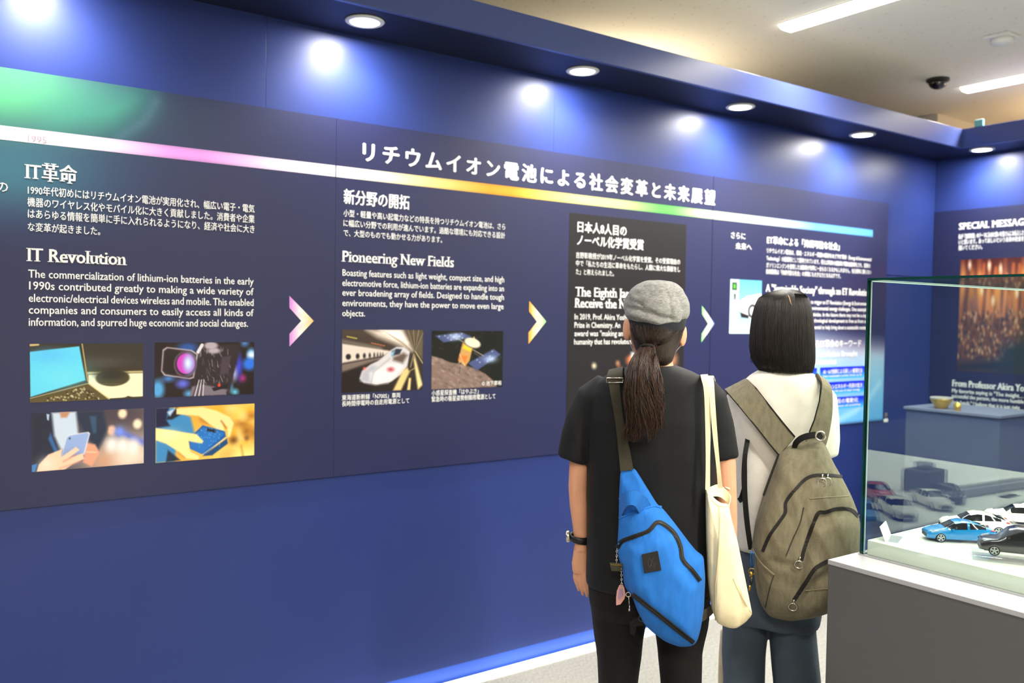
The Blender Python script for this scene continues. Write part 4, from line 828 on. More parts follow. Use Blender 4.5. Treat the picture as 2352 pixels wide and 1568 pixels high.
# a white slab, a black box and a small plate farther inside (seen in the rear glass)
t = thing('battery_slab', 'long white ribbed battery pack model mirrored in the rear glass', 'model', (3.0, -1.86, ZP))
q = MB(); q.prism([(2.74, -1.905, ZP+.001), (3.20, -1.86, ZP+.001), (3.20, -1.80, ZP+.001), (2.74, -1.845, ZP+.001)], (0, 0, 0.028)); q.build('pack', M_ledge, t, bevel=0.006)
q = MB(); q.prism([(2.78, -1.885, ZP+.029), (3.16, -1.85, ZP+.029), (3.16, -1.82, ZP+.029), (2.78, -1.855, ZP+.029)], (0, 0, 0.012)); q.build('pack_cover', M_card, t, bevel=0.004)
t = thing('motor_unit', 'dark box shaped engine model mirrored in the rear glass', 'model', (2.80, -1.975, ZP))
q = MB(); q.box((2.75, -2.02, ZP+.001), (2.87, -1.93, ZP+0.075)); q.build('housing', M_dark, t, bevel=0.006); q = MB(); q.lathe([(0, 0), (0.03, 0), (0.03, 0.02), (0.0, 0.024)], (2.81, -1.975, ZP+0.0755), 20); q.build('pulley', M_rim, t, True)
t = thing('name_plate', 'small dark plate lying on the white platform by the rear glass', 'plate', (2.965, -1.775, ZP)); q = MB(); q.box((2.925, -1.79, ZP+.0008), (3.005, -1.762, ZP+0.004)); q.build('plate', M_dark, t, bevel=0.0008)
t = thing('acrylic_sign_holder', 'small clear acrylic holder between the white and red model cars', 'holder', (2.33, -1.95, ZP))
q = MB(); q.prism([(2.325, -1.965, ZP+.001), (2.385, -1.915, ZP+.001), (2.388, -1.919, ZP+.001), (2.328, -1.969, ZP+.001)], (0, 0, 0.05)); q.build('holder_face', M_acr, t); q = MB(); q.lathe([(0.0, 0), (0.006, 0), (0.006, 0.03), (0.0, 0.03)], (2.335, -1.975, ZP+0.001), 14); q.build('holder_post', M_acr, t, True)
# ---- second plinth by the right wall with a gold dish
M_gold = mat('gold_metal', (214, 176, 84), 0.3, metal=0.9)
pl = thing('pedestal', 'grey blue pedestal near the right wall seen through the glass case', 'pedestal', (4.75, -0.62, 0))
bx('pedestal_body', (4.55, -0.86, 0.0), (4.95, -0.36, 1.02), mat('grey_blue_laminate', (66, 74, 104), 0.5), pl, bevel=0.003); bx('pedestal_top', (4.54, -0.87, 1.02), (4.96, -0.35, 1.035), mat('grey_pedestal_top', (104, 110, 132), 0.5), pl, bevel=0.002)
t = thing('gold_dish', 'shallow gold rimmed dish on the pedestal seen through the glass', 'dish', (4.62, -0.52, 1.035))
q = MB(); q.lathe([(0.0, 0.0), (0.030, 0.0), (0.034, 0.01), (0.055, 0.045), (0.057, 0.055), (0.052, 0.055), (0.028, 0.016), (0.0, 0.012)], (4.62, -0.52, 1.0355), 30); q.build('bowl', M_gold, t, True)
q = MB(); q.ring((4.62, -0.52, 1.092), (0, 0, 1), 0.055, 0.004, 32, 8); q.build('rim', M_ledge, t, True)
t = thing('medal', 'tiny gold medal on the pedestal top right of the gold dish', 'medal', (4.575, -0.63, 1.035)); q = MB(); q.lathe([(0, -0.003), (0.02, -0.003), (0.022, 0), (0.02, 0.003), (0, 0.003)], (4.575, -0.63, 1.0585), 24, axis='x'); q.build('disc', M_gold, t, True); q = MB(); q.prism([(4.57, -0.645, 1.0355), (4.59, -0.645, 1.0355), (4.59, -0.615, 1.0355), (4.57, -0.615, 1.0355)], (0, 0, 0.004)); q.build('foot', M_gold, t)
# ---- ceiling fittings
t = thing('dome_camera', 'black dome camera on the ceiling between the two line lamps', 'camera', (4.975, -0.25, CEIL)); q = MB(); q.lathe([(0.0, 0.0), (0.062, 0.0), (0.064, -0.012), (0.056, -0.018), (0.0, -0.018)], (4.975, -0.25, CEIL-0.0005), 28); q.build('camera_base', M_dark, t, True)
q = MB(); q.lathe([(0.052, -0.014), (0.050, -0.03), (0.040, -0.045), (0.022, -0.056), (0.0, -0.06)], (4.975, -0.25, CEIL-0.0005), 28); q.build('dome', mat('smoked_dome', (24, 22, 24), 0.08, spec=0.9), t, True)
t = thing('ceiling_sensor', 'white boxy ceiling sensor near the top right corner', 'sensor', (4.466, -0.85, CEIL)); q = MB(); q.box((4.40, -0.91, CEIL-0.014), (4.53, -0.79, CEIL-0.0005)); q.build('sensor_plate', M_whitemetal, t, bevel=0.004)
q = MB(); q.lathe([(0.052, -0.014), (0.05, -0.034), (0.038, -0.042), (0.0, -0.044)], (4.466, -0.85, CEIL), 26); q.build('sensor_cap', M_whitemetal, t, True)
t = thing('exit_light', 'small pale cyan box standing on the corner of the blue fascia', 'sign', (XF+0.02, -0.40, FTOP)); q = MB(); q.box((XF-0.014, -0.435, FTOP), (XF+0.004, -0.385, FTOP+0.042)); q.build('box', mat('pale_cyan_plastic', (120, 196, 200), 0.4), t, bevel=0.004)
t = thing('wall_switch', 'tiny white switch on the blue wall right of the long sign', 'switch', (4.945, 0, 0.90)); q = MB(); q.box((4.925, -0.008, 0.885), (4.962, -0.0002, 0.905)); q.build('switch_plate', M_card, t, bevel=0.002); q = MB(); q.box((4.932, -0.007, 0.915), (4.957, -0.0002, 0.94)); q.build('cable_clip', mat('tan_clip', (120, 104, 92), 0.5), t, bevel=0.002)
# ---------------------------------------------------------------- figures: helpers
class Fig:
    def __init__(s, u, depth):
        p = onD(u, 728, depth); s.B = np.array([p[0], p[1], 0.0]); a = math.atan2(p[0]-CAM[0], p[1]-CAM[1])
        s.R = np.array([math.cos(a), -math.sin(a), 0]); s.F = np.array([math.sin(a), math.cos(a), 0])
    def W(s, x, y, z): return tuple(s.B+s.R*x+s.F*y+np.array([0, 0, z]))
    def at(s, u, v, y=0.0):
        """local (x, z) of a mark seen at u, v and lying at local depth y"""
        d = ray(u, v); o = CAM-s.B; t = (y-o@s.F)/(d@s.F); q = o+d*t; return q@s.R, q[2]
    def P(s, u, v, y=0.0): x, z = s.at(u, v, y); return s.W(x, y, z)
def eloft(mb, fig, secs, n=28, p=2.0, mi=0):
    """closed loft of horizontal super-ellipses, secs = (x, y, z, rx, ry)"""
    V = []; F = []
    for (x, y, z, rx, ry) in secs:
        for k in range(n):
            a = 2*math.pi*k/n; c, q = math.cos(a), math.sin(a)
            V.append(fig.W(x+rx*math.copysign(abs(c)**(2/p), c), y+ry*math.copysign(abs(q)**(2/p), q), z))
    m = len(secs)
    for i in range(m-1):
        for k in range(n): F.append((i*n+k, i*n+(k+1) % n, (i+1)*n+(k+1) % n, (i+1)*n+k))
    F.append(tuple(range(n))[::-1]); F.append(tuple((m-1)*n+k for k in range(n))); mb.add(V, F, mi)
def ball(mb, c, r, n=16, mi=0):
    rx, ry, rz = r if isinstance(r, (tuple, list)) else (r, r, r); V = []; F = []; m = n//2
    for i in range(m+1):
        a = math.pi*i/m
        for k in range(n): b = 2*math.pi*k/n; V.append((c[0]+rx*math.sin(a)*math.cos(b), c[1]+ry*math.sin(a)*math.sin(b), c[2]+rz*math.cos(a)))
    for i in range(m):
        for k in range(n): F.append((i*n+k, (i+1)*n+k, (i+1)*n+(k+1) % n, i*n+(k+1) % n))
    mb.add(V, F, mi)
def fuse(name, mb, voxel, m, parent, smooth=4, disp=None, label=None, sfac=0.5):
    me = bpy.data.meshes.new(name); me.from_pydata([tuple(map(float, v)) for v in mb.V], [], mb.F); me.update()
    bm = bmesh.new(); bm.from_mesh(me); bmesh.ops.remove_doubles(bm, verts=bm.verts, dist=1e-6); bmesh.ops.recalc_face_normals(bm, faces=bm.faces); bm.to_mesh(me); bm.free()
    o = bpy.data.objects.new(name, me); COL.objects.link(o)
    r = o.modifiers.new('r', 'REMESH'); r.mode = 'VOXEL'; r.voxel_size = voxel
    if smooth: sm = o.modifiers.new('s', 'SMOOTH'); sm.iterations = smooth; sm.factor = sfac
    bpy.context.view_layer.update()
    m2 = bpy.data.meshes.new_from_object(o.evaluated_get(bpy.context.evaluated_depsgraph_get()))
    bpy.data.objects.remove(o); bpy.data.meshes.remove(me); m2.name = name
    if disp:
        n = len(m2.vertices); co = np.zeros(n*3); no = np.zeros(n*3); m2.vertices.foreach_get('co', co); m2.vertices.foreach_get('normal', no)
        co = co.reshape(-1, 3); no = no.reshape(-1, 3); d = np.array([disp(c) for c in co]); co += no*d[:, None]
        m2.vertices.foreach_set('co', co.ravel()); m2.update()
    m2.materials.clear(); return link(name, m2, m, parent, True, label)
def foldnoise(fig, amp, sx=9.0, sz=2.2, seed=0.0):
    def f(c):
        q = np.array(c)-fig.B; x, y, z = q@fig.R, q@fig.F, q[2]
        a = noise.noise(Vector((x*sx+seed, y*sx, z*sz+x*3.0))); b = noise.noise(Vector((x*sx*2.3+seed+5, y*sx*2, z*sz*2.5-x*6)))
        return amp*(1.0*(1-2*abs(a))+0.45*b)
    return f
def ribbon(name, L, R, th, m, parent, flip=1, label=None, sub=4):
    """strap between two edge lines; th = thickness"""
    def cr(P):
        P = [Vector(p) for p in P]; out = []
        for i in range(len(P)-1):
            a, b, c, d = P[max(i-1, 0)], P[i], P[i+1], P[min(i+2, len(P)-1)]
            for k in range(sub): t = k/sub; out.append(0.5*((2*b)+(c-a)*t+(2*a-5*b+4*c-d)*t*t+(3*b-a-3*c+d)*t**3))
        return out+[P[-1]]
    A, B = cr(L), cr(R); V = []; F = []; n = len(A)
    for i in range(n):
        t = (A[min(i+1, n-1)]-A[max(i-1, 0)]); w = B[i]-A[i]; nn = t.cross(w)
        nn = nn.normalized() if nn.length > 1e-9 else Vector((0, 0, 1)); h = nn*th*0.5
        V += [A[i]-h, B[i]-h, B[i]+h, A[i]+h]
    for i in range(n-1):
        for k in range(4): F.append((i*4+k, i*4+(k+1) % 4, (i+1)*4+(k+1) % 4, (i+1)*4+k))
    F += [(3, 2, 1, 0), tuple((n-1)*4+k for k in range(4))]
    q = MB(); q.add([tuple(v) for v in V], F); return q.build(name, m, parent, smooth=False, label=label, bevel=0)
class Pouch:
    """stuffed shape: an outline seen from behind the wearer, swollen toward the viewer (T) and a little toward the body (Tb)"""
    def __init__(s, fig, out, c, y0, T, Tb, pw=2.6, bumps=(), fold=0.0, seed=0):
        s.f = fig; s.c = np.array(fig.at(*c, y0)); s.o = np.array([fig.at(u, v, y0) for u, v in out]); s.y0 = y0; s.T = T; s.Tb = Tb; s.pw = pw; s.fold = fold; s.seed = seed
        # resample the outline evenly, smooth slightly
        P = s.o; L = [0]; n = len(P)
        for i in range(n): L.append(L[-1]+np.linalg.norm(P[(i+1) % n]-P[i]))
        tot = L[-1]; N = 120; Q = []
        for k in range(N):
            d = tot*k/N; i = max(j for j in range(n) if L[j] <= d+1e-9); t = (d-L[i])/(L[i+1]-L[i]+1e-12); Q.append(P[i]*(1-t)+P[(i+1) % n]*t)
        Q = np.array(Q); Q = 0.25*np.roll(Q, 1, 0)+0.5*Q+0.25*np.roll(Q, -1, 0); s.Q = Q
        s.ang = np.arctan2(Q[:, 1]-s.c[1], Q[:, 0]-s.c[0]); s.rad = np.hypot(Q[:, 0]-s.c[0], Q[:, 1]-s.c[1])
        o = np.argsort(s.ang); s.sa = s.ang[o]; s.sr = s.rad[o]
        s.bumps = [(np.array([fig.at(u, v, y0) for u, v in b[0]]), b[1], b[2]) for b in bumps]
    def sfrac(s, x, z):
        a = math.atan2(z-s.c[1], x-s.c[0]); r = math.hypot(x-s.c[0], z-s.c[1]); return r/np.interp(a, s.sa, s.sr, period=2*math.pi)
    def bump(s, x, z):
        h = 0.0
        for (P, hh, soft) in s.bumps:
            n = len(P); ins = False; D = 9.0
            for i in range(n):
                x0, z0 = P[i]; x1, z1 = P[(i+1) % n]; dx, dz = x1-x0, z1-z0; t = max(0, min(1, ((x-x0)*dx+(z-z0)*dz)/(dx*dx+dz*dz+1e-12)))
                D = min(D, math.hypot(x-x0-t*dx, z-z0-t*dz))
                if (z0 > z) != (z1 > z) and x < x0+(z-z0)*dx/(dz if abs(dz) > 1e-9 else 1e-9): ins = not ins
            k = max(0, min(1, D/soft)) if ins else 0; h += hh*math.sin(k*math.pi/2)
        return h
    def yfront(s, x, z, sf=None):
        sf = s.sfrac(x, z) if sf is None else sf; sf = min(sf, 1.0); q = (1-sf**s.pw)**(1/2.0)
        n = noise.noise(Vector((x*10+s.seed, z*6, s.seed)))*0.7+(0.5-2*abs(noise.noise(Vector((x*15+z*9+s.seed, z*7-x*9, 3)))))*0.45
        return s.y0-(s.T*q+s.bump(x, z)*min(1, q*2)+s.fold*n*min(1, q*1.6))
    def pt(s, u, v, off=0.0):
        y = s.y0-s.T*0.7
        for _ in range(4): x, z = s.f.at(u, v, y); y = s.yfront(x, z)
        return Vector(s.f.W(x, y-off, z))
    def mesh(s, name, m, parent, rings=30):
        V = []; F = []; N = len(s.Q)
        fr = [math.sin(math.pi/2*(i+1)/rings) for i in range(rings)]
        V.append(s.f.W(s.c[0], s.yfront(*s.c, 0.0), s.c[1]))
        for t in fr:
            for q in s.Q: x, z = s.c+(q-s.c)*t; V.append(s.f.W(x, s.yfront(x, z, t), z))
        for k in range(N): F.append((0, 1+(k+1) % N, 1+k))
        for i in range(rings-1):
            for k in range(N): F.append((1+i*N+k, 1+i*N+(k+1) % N, 1+(i+1)*N+(k+1) % N, 1+(i+1)*N+k))
        last = 1+(rings-1)*N; prev = last
        for t in fr[-2::-3]:
            b = len(V)
            for q in s.Q: x, z = s.c+(q-s.c)*t; V.append(s.f.W(x, s.y0+s.Tb*(1-t**s.pw)**0.5, z))
            for k in range(N): F.append((prev+k, prev+(k+1) % N, b+(k+1) % N, b+k))
            prev = b
        F.append(tuple(prev+k for k in range(N)))
        q = MB(); q.add(V, F); return q.build(name, m, parent, True)
    def band(s, name, pts, w, m, parent, off=0.0012, th=0.0022, label=None):
        """tape lying on the front, w = width in metres"""
        P = [s.pt(u, v, off) for u, v in pts]; Q = []
        for i in range(len(P)-1):
            for k in range(5): Q.append(i+k/5)
        Q.append(len(P)-1.0)
        uv = np.array(pts, float); res = []
        for t in Q:
            i = min(int(t), len(uv)-2); f = t-i; a, b, c, d = uv[max(i-1, 0)], uv[i], uv[i+1], uv[min(i+2, len(uv)-1)]
            res.append(0.5*((2*b)+(c-a)*f+(2*a-5*b+4*c-d)*f*f+(3*b-a-3*c+d)*f**3))
        L, R = [], []; k = w/2*FPX/np.linalg.norm(np.array(s.pt(*pts[0]))-CAM)
        for i, q in enumerate(res):
            t = res[min(i+1, len(res)-1)]-res[max(i-1, 0)]; n = np.array([-t[1], t[0]])/(np.linalg.norm(t)+1e-9)
            L.append(s.pt(*(q-n*k), off)); R.append(s.pt(*(q+n*k), off))
        return ribbon(name, L, R, th, m, parent, sub=1, label=label), [s.pt(*q, off) for q in res]
def strands(name, curves, r, m, parent, sides=3, label=None):
    """many thin tapering hair strands in one mesh"""
    V = []; F = []
    for P in curves:
        n = len(P); base = len(V)
        for i, p in enumerate(P):
            p = Vector(p); t = (Vector(P[min(i+1, n-1)])-Vector(P[max(i-1, 0)])).normalized(); a = t.orthogonal().normalized(); b = t.cross(a)
            rr = r*(1-0.75*(i/(n-1))**3)
            for k in range(sides): g = 2*math.pi*k/sides; V.append(tuple(p+a*math.cos(g)*rr+b*math.sin(g)*rr))
        for i in range(n-1):
            for k in range(sides): F.append((base+i*sides+k, base+i*sides+(k+1) % sides, base+(i+1)*sides+(k+1) % sides, base+(i+1)*sides+k))
    o = meshobj(name, V, F, m, parent, True, label); o['kind'] = 'stuff'; return o
def arm(mb, fig, pts, n=18):
    """pts: (x, y, z, r) down the limb"""
    mb.tube([fig.W(*p[:3]) for p in pts], [p[3] for p in pts], n)
def hand(mb, fig, wrist, side, tilt=0.0, curl=0.35):
    """relaxed hanging hand, palm toward the thigh; side +1: thumb toward +F"""
    x, y, z = wrist
    S = [(x, y, z, .024, .018), (x+.001*side, y+.004, z-.03, .026, .022), (x+.004*side, y+.008, z-.055, .030, .017), (x+.006*side, y+.010, z-.085, .034, .015), (x+.010*side, y+.012, z-.100, .030, .012)]
    return S
def faceparts(fig, head, par, M_eye, M_lip, eyes=True):
    x, y, z, rx, ry = head
    for s in (-1, 1):
        q = MB(); ball(q, fig.W(x+s*0.031, y+ry*0.885, z), (0.0125, 0.0125, 0.009), 14); q.build('eye', M_eye, par, True)
    for s in (-1, 1):
        q = MB(); q.tube([fig.W(x+s*0.016, y+ry*0.94, z+0.020), fig.W(x+s*0.032, y+ry*0.93, z+0.024), fig.W(x+s*0.046, y+ry*0.86, z+0.018)], [0.002, 0.003, 0.0015], 6); q.build('eyebrow', M_eye, par, True)
def lips(fig, head, par, m):
    x, y, z, rx, ry = head; q = MB(); q.tube([fig.W(x-0.022, y+ry*0.84, z-0.060), fig.W(x-0.008, y+ry*0.93, z-0.057), fig.W(x, y+ry*0.94, z-0.059), fig.W(x+0.008, y+ry*0.93, z-0.057), fig.W(x+0.022, y+ry*0.84, z-0.060)], [0.002, 0.0045, 0.0045, 0.0045, 0.002], 8); q.build('mouth', m, par, True)
def headsecs(x, y, zt, h=0.215, w=0.073, d=0.092, lean=0.0):
    """cranium to chin as ellipse sections; zt = top of the skull"""
    T = [(0.0, .20, .20, 0), (.03, .50, .52, 0), (.10, .80, .82, 0), (.20, .95, .96, 0), (.33, 1.0, 1.0, 0), (.48, .97, .97, .002), (.60, .92, .90, .008), (.72, .84, .80, .016), (.84, .72, .64, .026), (.93, .54, .46, .036), (1.0, .30, .28, .042)]
    return [(x, y+dy+lean*t*h, zt-t*h, w*a, d*b) for (t, a, b, dy) in T]
# ---------------------------------------------------------------- materials for people and bags
def skinmat(name, col):
    m = mat(name, col, 0.5, bump=0.1, bscale=500, var=0.08, vscale=18); b = m.node_tree.nodes['Principled BSDF']
    b.inputs['Subsurface Weight'].default_value = 0.12; b.inputs['Subsurface Radius'].default_value = (0.012, 0.005, 0.003); return m
M_skin = skinmat('skin', (220, 160, 128)); M_skin2 = skinmat('fair_skin', (224, 170, 140))
def cloth(name, col, rough=0.85, var=0.12, sc=700, bump=0.5, sheen=0.03, stretch=(1, 1, 1), vs=30): return mat(name, col, rough, bump=bump, bscale=sc, var=var, vscale=vs, spec=0.2, sheen=sheen, stretch=stretch)
M_blacktee = cloth('black_jersey', (23, 24, 26), 0.62, 0.1); M_blackpants = cloth('black_twill', (21, 18, 18), 0.8); M_whiteshirt = cloth('white_cotton', (226, 222, 212), 0.85, 0.04)
M_greypants = cloth('slate_trouser', (74, 86, 98), 0.7, 0.06); M_cap = cloth('grey_marl', (150, 150, 147), 0.9, 0.28, 500, 0.9, stretch=(1, 1, 2.5), vs=110); M_capband = cloth('dark_elastic', (34, 36, 42), 0.8)
M_bluebag = cloth('bright_blue_canvas', (38, 108, 190), 0.8, 0.10, 900, 0.25, stretch=(1, 1, 0.3), vs=60); M_web = cloth('black_webbing', (26, 25, 25), 0.75); M_oliveweb = cloth('dark_olive_webbing', (58, 54, 44), 0.75)
M_zip = mat('black_zip_tape', (24, 20, 19), 0.55, bump=0.6, bscale=900); M_leather = mat('black_leather', (30, 28, 28), 0.35, bump=0.4, bscale=400); M_cream = cloth('cream_canvas', (240, 226, 186), 0.9, 0.05, 700, 0.5); M_beige = cloth('beige_cloth', (206, 190, 160), 0.9, 0.06)
M_olive = cloth('grey_olive_canvas', (120, 114, 94), 0.8, 0.16, 500, 0.6, stretch=(1, 1, 0.35), vs=90); M_oliveL = cloth('olive_piping', (140, 132, 108), 0.8)
M_steel = mat('nickel', (200, 196, 186), 0.25, metal=0.95); M_brass = mat('brass', (190, 150, 70), 0.3, metal=0.9); M_rubber = mat('watch_rubber', (20, 20, 22), 0.45); M_eye = mat('dark_eye', (36, 28, 26), 0.2); M_shoe = mat('shoe_black', (26, 26, 28), 0.5); M_shoew = mat('shoe_white', (210, 208, 200), 0.5); M_sole = mat('shoe_sole', (180, 178, 170), 0.6)
M_stitch = mat('tan_stitch', (212, 190, 140), 0.8); M_mask = mat('white_mask', (236, 238, 240), 0.8)
def hairmat(name, a, b, rough=0.38):
    m = mat(name, a, rough, spec=0.5); nt = m.node_tree; N = nt.nodes; L = nt.links; p = N['Principled BSDF']
    tc = N.new('ShaderNodeTexCoord'); mp = N.new('ShaderNodeMapping'); mp.inputs['Scale'].default_value = (90, 90, 4); n = N.new('ShaderNodeTexNoise'); n.inputs['Scale'].default_value = 3; n.inputs['Detail'].default_value = 6
    rp = N.new('ShaderNodeValToRGB'); rp.color_ramp.elements[0].position = 0.35; rp.color_ramp.elements[1].position = 0.7; rp.color_ramp.elements[0].color = l4(a); rp.color_ramp.elements[1].color = l4(b)
    L.new(tc.outputs['Object'], mp.inputs[0]); L.new(mp.outputs[0], n.inputs['Vector']); L.new(n.outputs['Fac'], rp.inputs[0]); L.new(rp.outputs[0], p.inputs['Base Color'])
    bp = N.new('ShaderNodeBump'); bp.inputs['Strength'].default_value = 0.6; bp.inputs['Distance'].default_value = 0.002; L.new(n.outputs['Fac'], bp.inputs['Height']); L.new(bp.outputs[0], p.inputs['Normal']); return m
M_hair1 = hairmat('dark_brown_hair', (30, 20, 16), (58, 40, 31)); M_hair1t = hairmat('brown_hair_strands', (48, 33, 25), (94, 64, 47), 0.36); M_hair2 = hairmat('black_bob_hair', (19, 15, 13), (38, 31, 27), 0.5); M_scalp = mat('parting_skin', (140, 108, 84), 0.6)
def R_(fig, rows, y=0.0):
    out = []
    for (v, a, b, yc, ry) in rows:
        xa, z = fig.at(a, v, y); xb, z2 = fig.at(b, v, y); out.append(((xa+xb)/2, yc, (z+z2)/2, abs(xb-xa)/2, ry))
    return out
def foot(fig, x, y, par, m):
    q = MB(); S = []
    for (dy, rx, zt) in ((-.075, .022, .05), (-.06, .034, .075), (-.02, .038, .085), (.04, .040, .065), (.10, .046, .048), (.15, .042, .040), (.18, .026, .030)): S.append((dy, rx, zt))
    V = []; F = []; n = 14
    for (dy, rx, zt) in S:
        for k in range(n):
            a = 2*math.pi*k/n; c, s = math.cos(a), math.sin(a); V.append(fig.W(x+rx*c, y+dy, 0.018+max(0, zt*0.5+zt*0.5*s) if s > -0.2 else 0.018))
    for i in range(len(S)-1):
        for k in range(n): F.append((i*n+k, i*n+(k+1) % n, (i+1)*n+(k+1) % n, (i+1)*n+k))
    F += [tuple(range(n))[::-1], tuple((len(S)-1)*n+k for k in range(n))]; q.add(V, F); sh = q.build('shoe', m, par, True)
    q = MB(); pts = []
    for (dy, rx, zt) in S: pts.append((x+rx*1.05, y+dy))
    for (dy, rx, zt) in S[::-1]: pts.append((x-rx*1.05, y+dy))
    q.prism([fig.W(a, b, 0.0) for a, b in pts], (0, 0, 0.02)); q.build('sole', M_sole, sh)
# ================================================================ visitor with the cap
A = Fig(1500, 2.40)
pa = thing('person', 'person seen from behind in grey flat cap, black T-shirt and long ponytail', 'person', A.W(0, 0, 0), 'visitors reading the sign')
hx, hz = A.at(1506, 657, 0)
b = MB()
eloft(b, A, headsecs(hx, 0.012, hz, 0.222, 0.076, 0.094)[1:])
# nose, ears
b.tube([A.W(hx, 0.100, hz-0.088), A.W(hx, 0.118, hz-0.125), A.W(hx, 0.112, hz-0.132)], [0.008, 0.012, 0.008], 10)
for u, v, s in ((1436, 757, -1), (1572, 770, 1)):
    x, z = A.at(u, v, 0.0); c = A.W(x-s*0.004, 0.005, z); q = MB(); ball(q, (0, 0, 0), (0.010, 0.017, 0.031), 14)
    b.add([tuple(np.array(c)+A.R*(p[0]*1.0+s*p[1]*0.35)+A.F*(p[1])+np.array([0, 0, p[2]+p[1]*0.3])) for p in q.V], q.F)
eloft(b, A, R_(A, [(800, 1462, 1548, 0.0, .056), (830, 1464, 1545, -.004, .056), (858, 1455, 1552, -.01, .062), (885, 1400, 1610, -.01, .07)]))
eloft(b, A, R_(A, [(880, 1395, 1612, -.005, .07), (905, 1375, 1632, 0, .085), (960, 1374, 1628, 0, .095), (1100, 1378, 1622, 0, .09), (1200, 1376, 1624, .0, .09), (1300, 1366, 1618, 0, .10), (1400, 1372, 1612, 0, .095)]), p=2.3)
def limb(b, F_, pts): b.tube([F_.P(u, v, y) for (u, v, y, r) in pts], [r for *_, r in pts], 18)
limb(b, A, [(1400, 905, 0, .034), (1358, 940, 0, .038), (1336, 1010, .0, .036), (1331, 1060, 0, .0285), (1329, 1090, 0, .0275), (1328, 1118, .002, .0275), (1330, 1160, .006, .0265), (1333, 1205, .012, .0225), (1335, 1240, .016, .0195), (1335, 1262, .018, .0205)])
limb(b, A, [(1598, 905, 0, .034), (1635, 940, 0, .038), (1655, 1010, 0, .037), (1664, 1070, 0, .031), (1667, 1120, 0, .0290), (1669, 1170, .003, .0285), (1671, 1215, .008, .0265), (1672, 1255, .012, .024), (1671, 1300, .018, .0205), (1670, 1318, .02, .0205)])
def handform(b, F_, u0, v0, s, y0, k=1.0):
    """hanging relaxed hand: palm, four unequal bent fingers, thumb; s = +1 fingers lean right in view"""
    S = []
    for (du, dv, rx, ry, dy) in ((0, -8, .0205, .0165, 0), (0, 12, .0235, .0175, .002), (0, 32, .0275, .0165, .004), (1, 48, .0275, .0150, .006), (1, 56, .0250, .0110, .006)):
        x, z = F_.at(u0+s*du, v0+dv, y0); S.append((x, y0+dy, z, rx*k, ry*k))
    eloft(b, F_, S, 18, 2.4)
    for (a, l1, l2, tipu, r, dy) in ((-15.5, 20, 33, -6, .0060, .013), (-5.5, 26, 42, 3, .0066, .005), (5.0, 28, 46, 13, .0066, -.003), (15, 24, 41, 21, .0062, -.010)):
        b.tube([F_.P(u0+s*a*.8, v0+44, y0+.004+dy*.5), F_.P(u0+s*(a+1), v0+64, y0+.004+dy), F_.P(u0+s*(a+4), v0+62+l1*0.6, y0+.009+dy), F_.P(u0+s*(tipu-1), v0+62+l2*0.72, y0+.018+dy), F_.P(u0+s*(tipu+1), v0+62+l2, y0+.026+dy)], [r*1.15, r*1.05, r, r*.92, r*.66], 10)
    b.tube([F_.P(u0+s*10, v0+14, y0+.012), F_.P(u0+s*16, v0+34, y0+.026), F_.P(u0+s*17, v0+54, y0+.036), F_.P(u0+s*15, v0+68, y0+.038)], [.012, .0115, .0095, .0065], 10)
handform(b, A, 1335, 1262, 1, .018)
handform(b, A, 1670, 1322, -1, .02)
for s, rows in ((-1, [(1380, 1366, 1490), (1434, 1372, 1478), (1511, 1382, 1470), (1568, 1384, 1464)]), (1, [(1380, 1500, 1618), (1434, 1508, 1616), (1511, 1516, 1606), (1568, 1522, 1604)])):
    S = R_(A, [(v, a, c, 0, .065) for v, a, c in rows]); x = S[-1][0]
    S += [(x, .0, .42, .052, .058), (x, -.01, .30, .050, .056), (x, -.012, .18, .040, .045), (x, -.01, .09, .034, .04), (x, .0, .05, .034, .045)]; eloft(b, A, S)
body1 = fuse('body', b, 0.0027, M_skin, pa, 2)
# shirt
q = MB()
eloft(q, A, R_(A, [(842, 1462, 1548, -.012, .060), (850, 1438, 1572, -.012, .072), (862, 1400, 1606, -.010, .084), (878, 1372, 1630, -.006, .096), (905, 1356, 1644, 0, .108), (960, 1352, 1642, -.002, .118), (1040, 1352, 1642, -.002, .116), (1110, 1354, 1642, 0, .112), (1200, 1354, 1640, 0, .112), (1280, 1350, 1636, 0, .120), (1330, 1347, 1634, 0, .124), (1344, 1348, 1633, 0, .124)]), 40, p=2.35)
limb(q, A, [(1400, 892, 0, .050), (1366, 918, 0, .053), (1340, 972, 0, .049), (1328, 1010, 0, .047), (1319, 1053, 0, .0455)])
limb(q, A, [(1600, 890, 0, .050), (1628, 922, 0, .051), (1643, 975, 0, .047), (1650, 1010, 0, .044), (1657, 1052, 0, .0415)])
fn = foldnoise(A, 0.0075, 7, 1.5, 2.0)
fuse('t_shirt', q, 0.0065, M_blacktee, pa, 3, fn)
# collar rib
xa, za = A.at(1505, 842, 0); q = MB(); pts = [A.W(xa+.050*math.cos(t), -.010+.062*math.sin(t), za-0.002+0.006*math.sin(t)) for t in np.linspace(0, 2*math.pi, 30)]; q.tube(pts, 0.0055, 8, cap=False); q.build('collar', M_blacktee, pa, True)
